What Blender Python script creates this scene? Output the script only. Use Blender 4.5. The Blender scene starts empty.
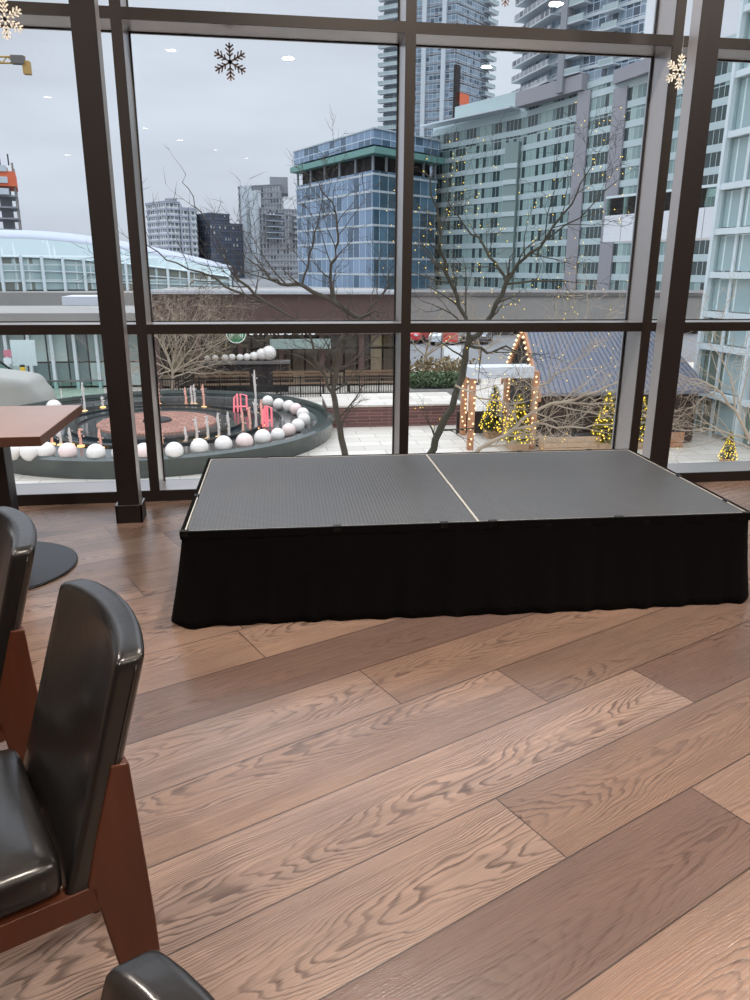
import bpy, math, random
from mathutils import Vector, Matrix
random.seed(7)
C = bpy.context.scene.collection
sc = bpy.context.scene
PI = math.pi

# ------------------------------------------------------------------ camera
FPX, PITCH, ROLL, YAW, EYE = 755.39, .2975, .0062, .1438, 1.4278
cy, sy = math.cos(YAW), math.sin(YAW)
FW = Vector((sy*math.cos(PITCH), cy*math.cos(PITCH), -math.sin(PITCH)))
RI = Vector((cy, -sy, 0)); UP = RI.cross(FW)
RI, UP = RI*math.cos(ROLL)+UP*math.sin(ROLL), -RI*math.sin(ROLL)+UP*math.cos(ROLL)
O = Vector((0, 0, EYE))
cam = bpy.data.cameras.new('camera'); co = bpy.data.objects.new('camera', cam); C.objects.link(co)
m = Matrix.Identity(4)
for i in range(3):
    m[i][0], m[i][1], m[i][2], m[i][3] = RI[i], UP[i], -FW[i], O[i]
co.matrix_world = m
cam.sensor_fit = 'VERTICAL'; cam.sensor_height = 36; cam.lens = FPX*36/1000
cam.clip_start = .03; cam.clip_end = 3000
sc.camera = co
def ray(px, py): return FW+RI*((px-375)/FPX)-UP*((py-500)/FPX)
def at(px, py, D):
    d = ray(px, py); return O+d*(D/math.hypot(d.x, d.y))
def atz(px, py, z):
    d = ray(px, py); return O+d*((z-EYE)/d.z)
def aty(px, py, Y):
    d = ray(px, py); return O+d*(Y/d.y)
def xy(px, py, D):
    p = at(px, py, D); return (p.x, p.y)

# ------------------------------------------------------------------ scene helpers
def tag(o, label, cat, group=None, kind=None):
    o['label'] = label; o['category'] = cat
    if group: o['group'] = group
    if kind: o['kind'] = kind
    return o
def thing(name, label, cat, loc=(0, 0, 0), rz=0, group=None, kind=None):
    o = bpy.data.objects.new(name, None); C.objects.link(o); o.location = loc; o.rotation_euler = (0, 0, rz)
    o.empty_display_size = .1
    return tag(o, label, cat, group, kind)
def copy_tree(o, parent=None):
    c = o.copy(); C.objects.link(c); c.parent = parent
    for ch in o.children: copy_tree(ch, c)
    return c

class MB:
    def __init__(s): s.v = []; s.f = []; s.uv = {}; s.smooth = False
    def add(s, vs, fs):
        n = len(s.v); s.v += [tuple(v) for v in vs]; s.f += [tuple(i+n for i in f) for f in fs]; return s
    def box(s, c, d, rz=0):
        a, b = math.cos(rz), math.sin(rz); vs = []
        for z in (-1, 1):
            for y in (-1, 1):
                for x in (-1, 1):
                    X, Y = x*d[0]/2, y*d[1]/2
                    vs.append((c[0]+X*a-Y*b, c[1]+X*b+Y*a, c[2]+z*d[2]/2))
        return s.add(vs, [(0, 2, 3, 1), (4, 5, 7, 6), (0, 1, 5, 4), (2, 6, 7, 3), (0, 4, 6, 2), (1, 3, 7, 5)])
    def bb(s, x0, x1, y0, y1, z0, z1): return s.box(((x0+x1)/2, (y0+y1)/2, (z0+z1)/2), (x1-x0, y1-y0, z1-z0))
    def prism(s, poly, z0, z1):
        n = len(poly)
        a = sum(poly[i][0]*poly[(i+1) % n][1]-poly[(i+1) % n][0]*poly[i][1] for i in range(n))
        if a < 0: poly = poly[::-1]
        vs = [(p[0], p[1], z0) for p in poly]+[(p[0], p[1], z1) for p in poly]
        return s.add(vs, [tuple(range(n-1, -1, -1)), tuple(range(n, 2*n))]+[(i, (i+1) % n, n+(i+1) % n, n+i) for i in range(n)])
    def ext(s, pts, off):
        "closed polygon of 3-D points extruded by vector off"
        n = len(pts); off = Vector(off)
        vs = [Vector(p) for p in pts]+[Vector(p)+off for p in pts]
        return s.add(vs, [tuple(range(n-1, -1, -1)), tuple(range(n, 2*n))]+[(i, (i+1) % n, n+(i+1) % n, n+i) for i in range(n)])
    def tube(s, pts, rs, n=6, cap=True):
        pts = [Vector(p) for p in pts]
        if not isinstance(rs, (list, tuple)): rs = [rs]*len(pts)
        base = len(s.v); ref = Vector((.13, .21, 1)).normalized()
        for i, p in enumerate(pts):
            t = (pts[min(i+1, len(pts)-1)]-pts[max(i-1, 0)])
            if t.length < 1e-9: t = Vector((0, 0, 1))
            t.normalize()
            a = t.cross(ref)
            if a.length < .05: a = t.cross(Vector((1, 0, 0)))
            a.normalize(); b = t.cross(a)
            for k in range(n):
                w = 2*PI*k/n; s.v.append(tuple(p+(a*math.cos(w)+b*math.sin(w))*rs[i]))
        for i in range(len(pts)-1):
            for k in range(n):
                k2 = (k+1) % n
                s.f.append((base+i*n+k, base+(i+1)*n+k, base+(i+1)*n+k2, base+i*n+k2))
        if cap:
            s.f.append(tuple(base+k for k in range(n))); e = base+(len(pts)-1)*n
            s.f.append(tuple(e+k for k in range(n-1, -1, -1)))
        return s
    def lathe(s, prof, c=(0, 0, 0), n=24, cap=True):
        base = len(s.v)
        for r, z in prof:
            for k in range(n):
                w = 2*PI*k/n; s.v.append((c[0]+r*math.cos(w), c[1]+r*math.sin(w), c[2]+z))
        for i in range(len(prof)-1):
            for k in range(n):
                k2 = (k+1) % n
                s.f.append((base+i*n+k, base+i*n+k2, base+(i+1)*n+k2, base+(i+1)*n+k))
        if not cap: return s
        s.f.append(tuple(base+k for k in range(n-1, -1, -1))); e = base+(len(prof)-1)*n
        s.f.append(tuple(e+k for k in range(n)))
        return s
    def ball(s, c, r, n=12, m_=8, sz=1):
        return s.lathe([(max(r*math.sin(PI*j/m_), r*.01), -r*sz*math.cos(PI*j/m_)) for j in range(m_+1)], c, n)
    def octa(s, c, r):
        x, y, z = c
        return s.add([(x+r, y, z), (x-r, y, z), (x, y+r, z), (x, y-r, z), (x, y, z+r), (x, y, z-r)],
                     [(0, 2, 4), (2, 1, 4), (1, 3, 4), (3, 0, 4), (2, 0, 5), (1, 2, 5), (3, 1, 5), (0, 3, 5)])
    def rbox(s, size, r, n=8, fn=None):
        hx, hy, hz = size[0]/2, size[1]/2, size[2]/2
        idx = {}; base = len(s.v)
        def P(i, j, k):
            key = (i, j, k)
            if key in idx: return idx[key]
            def rem(t): # concentrate samples at the ends
                u = t/n*2-1; return math.copysign(1-(1-abs(u))**1.6, u)
            p = Vector((rem(i)*hx, rem(j)*hy, rem(k)*hz))
            q = Vector((max(-hx+r, min(hx-r, p.x)), max(-hy+r, min(hy-r, p.y)), max(-hz+r, min(hz-r, p.z))))
            d = p-q
            if d.length > 1e-9: p = q+d.normalized()*min(r, d.length if d.length < r else r)
            if fn: p = Vector(fn(p))
            s.v.append(tuple(p)); idx[key] = len(s.v)-1; return idx[key]
        for a in range(n):
            for b in range(n):
                s.f += [(P(a, b, 0), P(a, b+1, 0), P(a+1, b+1, 0), P(a+1, b, 0)), (P(a, b, n), P(a+1, b, n), P(a+1, b+1, n), P(a, b+1, n)),
                        (P(a, 0, b), P(a+1, 0, b), P(a+1, 0, b+1), P(a, 0, b+1)), (P(a, n, b), P(a, n, b+1), P(a+1, n, b+1), P(a+1, n, b)),
                        (P(0, a, b), P(0, a, b+1), P(0, a+1, b+1), P(0, a+1, b)), (P(n, a, b), P(n, a+1, b), P(n, a+1, b+1), P(n, a, b+1))]
        return s
    def build(s, name, mat, parent=None, smooth=False, bevel=0, uvwall=False, sub=0):
        me = bpy.data.meshes.new(name); me.from_pydata(s.v, [], s.f); me.update()
        if uvwall:
            uv = me.uv_layers.new(name='UVMap')
            for p in me.polygons:
                nrm = p.normal
                for li in p.loop_indices:
                    v = me.vertices[me.loops[li].vertex_index].co
                    if abs(nrm.z) > .7: uv.data[li].uv = (v.x, v.y)
                    else:
                        t = Vector((-nrm.y, nrm.x, 0)).normalized(); uv.data[li].uv = (v.dot(t), v.z)
        if smooth:
            me.polygons.foreach_set('use_smooth', [True]*len(me.polygons))
        me.materials.append(mat)
        o = bpy.data.objects.new(name, me); C.objects.link(o); o.parent = parent
        if sub:
            q = o.modifiers.new('s', 'SUBSURF'); q.levels = q.render_levels = sub
        if bevel:
            b = o.modifiers.new('b', 'BEVEL'); b.width = bevel; b.segments = 2; b.limit_method = 'ANGLE'
        return o

# ------------------------------------------------------------------ materials
def lin(c):
    return tuple(((x/255)/12.92 if x/255 <= .04045 else ((x/255+.055)/1.055)**2.4) for x in c)+(1,)
class NT:
    def __init__(s, name):
        s.m = bpy.data.materials.new(name); s.m.use_nodes = True; s.t = s.m.node_tree
        s.b = s.t.nodes['Principled BSDF']; s.out = s.t.nodes['Material Output']
    def n(s, typ, **kw):
        x = s.t.nodes.new('ShaderNode'+typ)
        for k, v in kw.items():
            if k.startswith('_'): setattr(x, k[1:], v)
            else: s.set(x.inputs[k.replace('__', ' ')], v)
        return x
    def set(s, inp, v):
        if isinstance(v, bpy.types.NodeSocket): s.t.links.new(v, inp)
        else: inp.default_value = v
    def math(s, op, a, b=0, c=None):
        x = s.t.nodes.new('ShaderNodeMath'); x.operation = op
        s.set(x.inputs[0], a); s.set(x.inputs[1], b)
        if c is not None: s.set(x.inputs[2], c)
        return x.outputs[0]
    def mix(s, f, a, b, mode='MIX'):
        x = s.t.nodes.new('ShaderNodeMix'); x.data_type = 'RGBA'; x.blend_type = mode
        s.set(x.inputs[0], f); s.set(x.inputs[6], a); s.set(x.inputs[7], b); return x.outputs[2]
    def ramp(s, f, stops):
        x = s.t.nodes.new('ShaderNodeValToRGB'); e = x.color_ramp.elements
        while len(e) < len(stops): e.new(.5)
        for el, (p, c) in zip(e, stops):
            el.position = p; el.color = c if len(c) == 4 else tuple(c)+(1,)
        s.set(x.inputs[0], f); return x.outputs[0]
    def bump(s, h, strength=.3, dist=.01):
        x = s.n('Bump', Strength=strength, Distance=dist, Height=h); s.t.links.new(x.outputs[0], s.b.inputs['Normal'])
def mat(name, rgb, rough=.6, metal=0, var=.12, scale=8, bump=0, emis=0, spec=.5, coat=0):
    t = NT(name); c = lin(rgb)
    tc = t.n('TexCoord')
    nz = t.n('TexNoise', Scale=scale, Detail=3.0); t.t.links.new(tc.outputs['Object'], nz.inputs['Vector'])
    d = tuple(x*(1-var) for x in c[:3])+(1,); l = tuple(min(1, x*(1+var)) for x in c[:3])+(1,)
    col = t.mix(nz.outputs[0], d, l)
    t.set(t.b.inputs['Base Color'], col)
    t.b.inputs['Roughness'].default_value = rough; t.b.inputs['Metallic'].default_value = metal
    t.b.inputs['Specular IOR Level'].default_value = spec
    t.b.inputs['Coat Weight'].default_value = coat; t.b.inputs['Coat Roughness'].default_value = .15
    if emis:
        t.b.inputs['Emission Color'].default_value = c; t.b.inputs['Emission Strength'].default_value = emis
    if bump:
        n2 = t.n('TexNoise', Scale=scale*12, Detail=4.0); t.t.links.new(tc.outputs['Object'], n2.inputs['Vector'])
        t.bump(n2.outputs[0], bump, .004)
    return t.m
def glass(name, tint=(1, 1, 1, 1), ior=1.45, rough=0.0):
    t = NT(name); t.t.nodes.remove(t.b)
    fr = t.n('Fresnel', IOR=ior); tr = t.n('BsdfTransparent', Color=tint); gl = t.n('BsdfGlossy', Roughness=rough)
    mx = t.n('MixShader'); t.t.links.new(fr.outputs[0], mx.inputs[0]); t.t.links.new(tr.outputs[0], mx.inputs[1]); t.t.links.new(gl.outputs[0], mx.inputs[2])
    t.t.links.new(mx.outputs[0], t.out.inputs[0]); return t.m
def facade(name, paneW, rowH, c1, c2, mort, mw=.06, rough=.12, metal=0.0, second=None, noise=.5, off=0.0):
    "glazing of a curtain wall: panes of slightly different colour between thin mullions; UV in metres"
    t = NT(name)
    uv = t.n('UVMap')
    br = t.n('TexBrick', _offset=off, _squash=1.0, Color1=lin(c1), Color2=lin(c2), Mortar=lin(mort), Scale=1.0, Mortar__Size=mw, Mortar__Smooth=.0, Bias=0.0, Brick__Width=paneW, Row__Height=rowH)
    t.t.links.new(uv.outputs[0], br.inputs['Vector'])
    nz = t.n('TexWhiteNoise', _noise_dimensions='2D')
    mp = t.n('VectorMath', _operation='DIVIDE'); t.t.links.new(uv.outputs[0], mp.inputs[0]); mp.inputs[1].default_value = (paneW, rowH, 1)
    fl = t.n('VectorMath', _operation='FLOOR'); t.t.links.new(mp.outputs[0], fl.inputs[0]); t.t.links.new(fl.outputs[0], nz.inputs['Vector'])
    c = br.outputs[0]
    if second:
        sel = t.math('GREATER_THAN', nz.outputs[0], 1-noise*.5)
        sel = t.math('MULTIPLY', sel, t.math('SUBTRACT', 1.0, br.outputs['Fac']))
        c = t.mix(sel, c, lin(second))
    t.set(t.b.inputs['Base Color'], c); t.b.inputs['Roughness'].default_value = rough; t.b.inputs['Metallic'].default_value = metal
    return t.m

M = {}
M['bronze'] = mat('bronze_shaded_front', (30, 22, 19), .45, .15, .06, 3)  # frame colour as it shows on the shaded room side
M['lit_side'] = mat('window_lit_side', (186, 183, 184), .3, .7, .04, 3)  # frame and column sides, window light put into the pale grey
M['column'] = mat('column_shaded_tone', (27, 20, 21), .45, .15, .06, 3)  # column tone with the shade of the room side in it
M['leather'] = mat('black_leather', (27, 25, 25), .3, 0, .15, 6, .12, coat=.35)
M['thread'] = mat('stitching', (60, 48, 44), .6)
M['skirt'] = mat('black_fabric', (8, 7, 8), .95, 0, .3, 5, .2, spec=.1)
M['clip'] = mat('black_clip', (12, 12, 13), .5)
M['alu'] = mat('aluminium', (190, 190, 190), .35, .8, .05)
M['trim'] = mat('pale_aluminium', (206, 204, 198), .4, .3, .05)
M['tabletop'] = mat('table_laminate_sheen', (166, 138, 130), .25, 0, .12, 2, coat=.4)  # lighter than the edge, sky sheen put into the colour
M['tableedge'] = mat('table_edge_wood', (84, 54, 42), .5, 0, .12, 2)
M['blackmetal'] = mat('black_powder_coat', (34, 33, 37), .35, .3, .05)
M['plaster'] = mat('wall_plaster', (150, 135, 122), .8, 0, .05, 1)
M['ceil'] = mat('ceiling_paint', (205, 200, 192), .9, 0, .04, 1)
M['glass'] = glass('window_glass', (.985, .995, .992, 1))
M['gasket'] = mat('black_gasket', (22, 22, 24), .6)
M['flake_dark'] = mat('dark_snowflake', (128, 114, 114), .6, .2, .15, 60)  # grey-brown tone of the darker snowflakes
M['flake_light'] = mat('cream_glitter', (250, 244, 230), .6, 0, .04, 60)
M['lamp'] = mat('lamp_glow', (255, 238, 215), .5, emis=14)
M['steel'] = mat('satin_steel', (150, 150, 150), .3, .9, .05)
# wood for the chairs
def wood(name, a, b, sc_=(2, 30, 30), rough=.42):
    t = NT(name); tc = t.n('TexCoord'); mp = t.n('Mapping', Scale=sc_); t.t.links.new(tc.outputs['Object'], mp.inputs['Vector'])
    nz = t.n('TexNoise', Scale=2.0, Detail=5.0, Roughness=.6); t.t.links.new(mp.outputs[0], nz.inputs['Vector'])
    t.set(t.b.inputs['Base Color'], t.ramp(nz.outputs[0], [(.3, lin(a)), (.7, lin(b))])); t.b.inputs['Roughness'].default_value = rough
    t.bump(nz.outputs[0], .08, .002); return t.m
M['chairwood'] = wood('chair_wood', (72, 36, 20), (86, 45, 27), (14, 14, 2))
# plank floor
def floor_mat():
    t = NT('oak_floor'); uv = t.n('UVMap'); at_ = t.n('Attribute', _attribute_name='rnd')
    sx = t.n('SeparateXYZ'); t.t.links.new(uv.outputs[0], sx.inputs[0]); U, V = sx.outputs[0], sx.outputs[1]
    sr = t.n('SeparateColor'); t.t.links.new(at_.outputs['Color'], sr.inputs[0]); R1, R2, R3 = sr.outputs
    u2 = t.math('ADD', U, t.math('MULTIPLY', R1, 37.0))
    def noise(su, sv, scale=1.0, det=3.0, w=None):
        cb = t.n('CombineXYZ'); t.set(cb.inputs[0], t.math('MULTIPLY', u2, su)); t.set(cb.inputs[1], t.math('MULTIPLY', V, sv)); t.set(cb.inputs[2], t.math('MULTIPLY', R2, 19.0))
        nz = t.n('TexNoise', Scale=scale, Detail=det, Roughness=.55); t.t.links.new(cb.outputs[0], nz.inputs['Vector']); return nz.outputs[0]
    vc = t.math('MULTIPLY', t.math('ADD', t.math('MULTIPLY', R3, .6), .2), .27)
    dv = t.math('SUBTRACT', t.math('ADD', V, t.math('MULTIPLY', t.math('SUBTRACT', noise(1.1, 0), .5), .16)), vc)
    q = t.math('MULTIPLY', t.math('MULTIPLY', dv, dv), 62.0)
    sgn = t.math('SUBTRACT', t.math('MULTIPLY', t.math('GREATER_THAN', R2, .5), 2.0), 1.0)
    h = t.math('ADD', t.math('MULTIPLY', u2, sgn), q)
    h = t.math('ADD', h, t.math('MULTIPLY', noise(1.8, 7.0), .95))
    h = t.math('ADD', h, t.math('MULTIPLY', noise(9, 60.0), .07))
    ph = t.math('FRACT', t.math('MULTIPLY', h, 10.0))
    line = t.ramp(ph, [(0, (.0, .0, .0)), (.55, (.12, .12, .12)), (.8, (1, 1, 1)), (.93, (.8, .8, .8)), (1, (0, 0, 0))])
    brk = t.ramp(noise(3, 14), [(.36, (.3, .3, .3)), (.6, (1, 1, 1))])
    fib = noise(9, 420, 1.0, 2.0)
    fine = t.ramp(noise(2.2, 190, 1.0, 3.0), [(.42, (0, 0, 0)), (.66, (1, 1, 1))])
    # plank tone
    base = t.ramp(R1, [(0, lin((104, 88, 78))), (.3, lin((122, 101, 88))), (.6, lin((138, 114, 98))), (.85, lin((150, 128, 114))), (1, lin((158, 138, 126)))])
    dk = t.math('GREATER_THAN', t.math('MULTIPLY', at_.outputs['Alpha'], 1.0), .5)
    base = t.mix(dk, lin((94, 77, 71)), base)
    patch = t.ramp(noise(1.3, 5), [(.35, (.72, .72, .76)), (.68, (1.1, 1.04, 1.0))])
    base = t.mix(1.0, base, patch, 'MULTIPLY')
    c = t.mix(t.math('MULTIPLY', t.math('MULTIPLY', line, brk), .95), base, lin((46, 33, 31)))
    c = t.mix(t.math('MULTIPLY', fine, .55), c, lin((82, 61, 52)))
    c = t.mix(t.math('MULTIPLY', fib, .25), c, lin((176, 146, 128)))
    # seams
    ev = t.math('MINIMUM', V, t.math('SUBTRACT', .27, V))
    at2 = t.n('Attribute', _attribute_name='ends'); s2 = t.n('SeparateColor'); t.t.links.new(at2.outputs['Color'], s2.inputs[0])
    el = t.math('MULTIPLY', s2.outputs[2], 4.0)
    eu = t.math('MINIMUM', t.math('MULTIPLY', U, 1.0), t.math('SUBTRACT', el, U))
    e = t.math('MINIMUM', ev, eu)
    seam = t.ramp(t.math('MULTIPLY', e, 100.0), [(.12, (1, 1, 1)), (.32, (0, 0, 0))])
    c = t.mix(t.math('MULTIPLY', seam, .85), c, lin((38, 26, 22)))
    t.set(t.b.inputs['Base Color'], c)
    t.set(t.b.inputs['Roughness'], t.math('ADD', .26, t.math('MULTIPLY', fine, .12)))
    hh = t.math('SUBTRACT', t.math('SUBTRACT', 1.0, t.math('MULTIPLY', fine, .3)), t.math('ADD', t.math('MULTIPLY', line, .25), t.math('MULTIPLY', seam, .15)))
    t.bump(hh, .22, .002); t.b.inputs['Coat Weight'].default_value = .35; t.b.inputs['Coat Roughness'].default_value = .22
    return t.m
M['floor'] = floor_mat()
def deck_mat():
    t = NT('stage_vinyl'); tc = t.n('TexCoord')
    vo = t.n('TexVoronoi', Scale=62.0, Randomness=0.0); t.t.links.new(tc.outputs['Object'], vo.inputs['Vector'])
    n1 = t.n('TexNoise', Scale=2.5, Detail=4.0); t.t.links.new(tc.outputs['Object'], n1.inputs['Vector'])
    t.set(t.b.inputs['Base Color'], t.mix(t.math('MULTIPLY', t.math('GREATER_THAN', vo.outputs['Distance'], .42), .4), t.mix(n1.outputs[0], lin((70, 72, 76)), lin((92, 94, 98))), lin((44, 45, 48))))
    t.set(t.b.inputs['Roughness'], t.math('ADD', .24, t.math('MULTIPLY', n1.outputs[0], .2)))
    t.bump(vo.outputs['Distance'], .55, .004); return t.m
M['deck'] = deck_mat()
# exterior
M['paving'] = mat('pale_paving', (196, 186, 172), .75, 0, .1, .6)
def paving():
    t = NT('pale_pavers'); tc = t.n('TexCoord')
    br = t.n('TexBrick', Color1=lin((206, 197, 184)), Color2=lin((186, 176, 163)), Mortar=lin((150, 142, 130)), Scale=1.0, Mortar__Size=.015, Brick__Width=1.2, Row__Height=.6)
    t.t.links.new(tc.outputs['Object'], br.inputs['Vector']); t.set(t.b.inputs['Base Color'], br.outputs[0]); t.b.inputs['Roughness'].default_value = .5; return t.m
M['paving'] = paving()
def bricks(name, a, b, mo, w, h, rough=.8, ms=.01):
    t = NT(name); uv = t.n('UVMap')
    br = t.n('TexBrick', Color1=lin(a), Color2=lin(b), Mortar=lin(mo), Scale=1.0, Mortar__Size=ms, Brick__Width=w, Row__Height=h)
    t.t.links.new(uv.outputs[0], br.inputs['Vector']); t.set(t.b.inputs['Base Color'], br.outputs[0]); t.b.inputs['Roughness'].default_value = rough; return t.m
M['terrace_face'] = bricks('brown_terrace_tile', (112, 76, 70), (88, 60, 56), (140, 112, 104), .9, .12)
M['rust'] = bricks('rust_brick', (158, 108, 86), (132, 86, 68), (112, 84, 74), .3, .3, .7, .03)
M['poolwater'] = mat('dark_green_pool', (38, 48, 44), .3, 0, .3, 1, spec=.2)
M['darkstone'] = mat('wet_dark_stone', (46, 48, 48), .12, 0, .3, 1.5)
M['greystone'] = mat('wet_grey_stone', (72, 72, 70), .06, 0, .2, 1.2)
M['rimglass'] = mat('green_grey_rim', (64, 70, 66), .15, 0, .5, 1.4)
M['water'] = mat('dark_water', (46, 54, 56), .08, 0, .1, 1)
M['globe'] = mat('white_globe', (222, 214, 206), .35, 0, .05)
M['globe_pink'] = mat('pinkish_globe', (226, 202, 194), .35, 0, .05)
M['jet'] = mat('water_jet_white', (225, 214, 205), .25, 0, .2, 9)
M['jet_pink'] = mat('water_jet_pink_lit', (238, 176, 156), .25, 0, .2, 9, emis=.1)  # pink lamp light on the water put into its colour and glow
M['jetlamp'] = mat('jet_lamp_amber', (255, 196, 120), .4, emis=1.0)
M['pinktube'] = mat('pink_light_tube', (250, 130, 140), .4, emis=.5)
M['concrete'] = mat('concrete', (142, 138, 132), .85, 0, .15, .5)
M['concrete_dark'] = mat('grey_concrete', (104, 100, 96), .85, 0, .2, .4)
M['brownwall'] = mat('brown_cladding', (94, 72, 66), .7, 0, .08, .3)
M['ledge'] = mat('white_ledge', (196, 198, 202), .6)
M['dark'] = mat('dark_interior', (38, 34, 34), .8, 0, .2, 1)
M['storeglass'] = facade('store_glazing', .62, 1.1, (58, 54, 50), (84, 76, 64), (26, 24, 24), .05, .08, second=(128, 116, 96), noise=.35)
M['shopglass'] = facade('shop_glazing', .9, 1.4, (96, 112, 112), (140, 156, 152), (70, 72, 72), .04, .1, second=(172, 188, 184), noise=.6)
M['white'] = mat('white_paint', (228, 230, 232), .5, 0, .04)
M['green'] = mat('sign_green', (0, 116, 74), .5, 0, .02, emis=.25)
M['signwhite'] = mat('sign_white', (236, 238, 236), .5, 0, .02, emis=.35)
M['awning'] = mat('pale_green_panel', (150, 166, 158), .5)
M['blackiron'] = mat('black_iron', (24, 24, 26), .5, .3)
M['roofmetal'] = mat('blue_grey_metal_roof', (112, 113, 122), .45, .1, .12, 1)
M['hutwood'] = wood('hut_dark_wood', (44, 34, 30), (66, 50, 44), (2, 2, 20), .8)
M['litewood'] = wood('orange_lit_wood', (160, 110, 80), (190, 140, 104), (8, 8, 2), .6)
M['palewood'] = wood('pale_wood', (176, 142, 112), (200, 168, 138), (4, 8, 8), .7)
M['bulb'] = mat('warm_bulb', (255, 214, 160), .4, emis=2.2)
M['bulb_y'] = mat('yellow_bulb', (255, 214, 70), .4, emis=1.6)
M['needles'] = mat('conifer_needles', (84, 92, 40), .8, 0, .4, 6)
M['needles_gold'] = mat('gilded_conifer_needles', (140, 130, 40), .8, 0, .4, 6)
M['hedge'] = mat('hedge_leaves', (74, 94, 62), .8, 0, .5, 3)
M['shrub'] = mat('dry_shrub', (140, 124, 92), .9, 0, .4, 3)
M['bark'] = mat('grey_bark', (70, 62, 52), .9, 0, .3, 4)
M['bark_dark'] = mat('dark_bark', (62, 58, 46), .9, 0, .3, 4)
M['bark_pale'] = mat('pale_twigs', (166, 150, 130), .9, 0, .25, 4)
M['white_steel'] = mat('white_green_steel', (208, 218, 220), .4, .1, .06, .5)
M['wingglass'] = facade('wing_glazing', .8, 30, (138, 160, 162), (178, 198, 198), (206, 220, 220), .035, .05, second=(104, 118, 106), noise=.6)  # olive panes carry tree reflections in their colour
M['panel'] = mat('white_metal_panel', (210, 212, 216), .45, 0, .03, .4)
M['clearglass'] = glass('balustrade_glass', (.72, .86, .82, 1))
M['f_blue'] = facade('blue_curtain_wall', 3.0, 3.75, (112, 134, 158), (140, 162, 186), (200, 212, 222), .09, .1, .1, (84, 106, 126), .5)
M['f_blue2'] = facade('teal_curtain_wall', 3.0, 3.75, (84, 114, 136), (104, 134, 152), (190, 204, 210), .09, .1, .1, (66, 90, 104), .6)
M['f_green'] = facade('pale_green_glazing', 1.25, 30, (104, 126, 126), (160, 182, 176), (176, 192, 190), .06, .1, 0, (62, 76, 76), .95)
M['f_bay'] = facade('dark_bay_glazing', 1.2, 30, (66, 82, 80), (84, 100, 96), (130, 146, 142), .06, .1, 0)
M['f_tower'] = facade('tower_glazing', 1.6, 1.5, (104, 122, 136), (140, 156, 168), (176, 188, 198), .08, .12, 0, (70, 84, 96), .5)
M['f_grey'] = facade('grey_tower_glazing', 2.0, 2.8, (120, 124, 130), (146, 148, 150), (178, 178, 178), .2, .2, 0, (88, 92, 98), .6)
M['f_white'] = facade('white_tower_glazing', 2.4, 2.9, (110, 120, 126), (140, 148, 152), (206, 208, 208), .35, .2, 0, (84, 92, 98), .6)
M['f_dark'] = facade('dark_tower_glazing', 2.0, 2.9, (82, 92, 108), (98, 108, 122), (78, 84, 98), .5, .25, 0, (196, 198, 198), .4)
M['slab_l'] = mat('pale_slab', (190, 196, 200), .6, 0, .06, .1)
M['slab_g'] = mat('greenish_slab', (184, 198, 198), .5, 0, .06, .1)
M['slab_m'] = mat('mid_slab', (140, 142, 146), .7, 0, .08, .1)
M['pier'] = mat('mauve_grey_pier', (150, 148, 152), .7, 0, .05, .1)
M['navy'] = mat('slate_panel', (88, 96, 112), .7)
M['greennet'] = mat('green_roof_fascia', (112, 152, 144), .6)
M['orange'] = mat('orange_sheeting', (214, 108, 74), .8)
M['yellow'] = mat('yellow_crane_paint', (176, 140, 76), .6)
M['stationglass'] = facade('station_glass', 2.2, 1.6, (150, 170, 170), (176, 194, 192), (196, 206, 204), .08, .15, 0, (120, 124, 116), .5)
M['canopyglass'] = facade('station_canopy_glass', 3.0, 2.5, (150, 166, 166), (164, 178, 178), (182, 190, 190), .08, .4, 0)
M['roofwhite'] = mat('white_roof_sheet', (168, 172, 182), .6, 0, .04, .1)
M['car_white'] = mat('white_car_paint', (214, 220, 226), .3, 0, .03, coat=.5)
M['car_red'] = mat('red_paint', (196, 52, 56), .35, 0, .03)
M['car_dark'] = mat('dark_car_paint', (58, 66, 76), .3, 0, .03, coat=.5)
M['tyre'] = mat('tyre_rubber', (24, 24, 24), .8)
M['asphalt'] = mat('asphalt', (112, 112, 112), .85, 0, .15, .3)
M['posterpink'] = mat('pink_poster', (206, 128, 140), .6)
M['posterwhite'] = mat('white_board', (206, 220, 218), .5)
M['yellowpost'] = mat('yellow_paint', (226, 188, 60), .5)
M['greyhood'] = mat('grey_stone_slope', (150, 148, 140), .7, 0, .1, 1)

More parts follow.
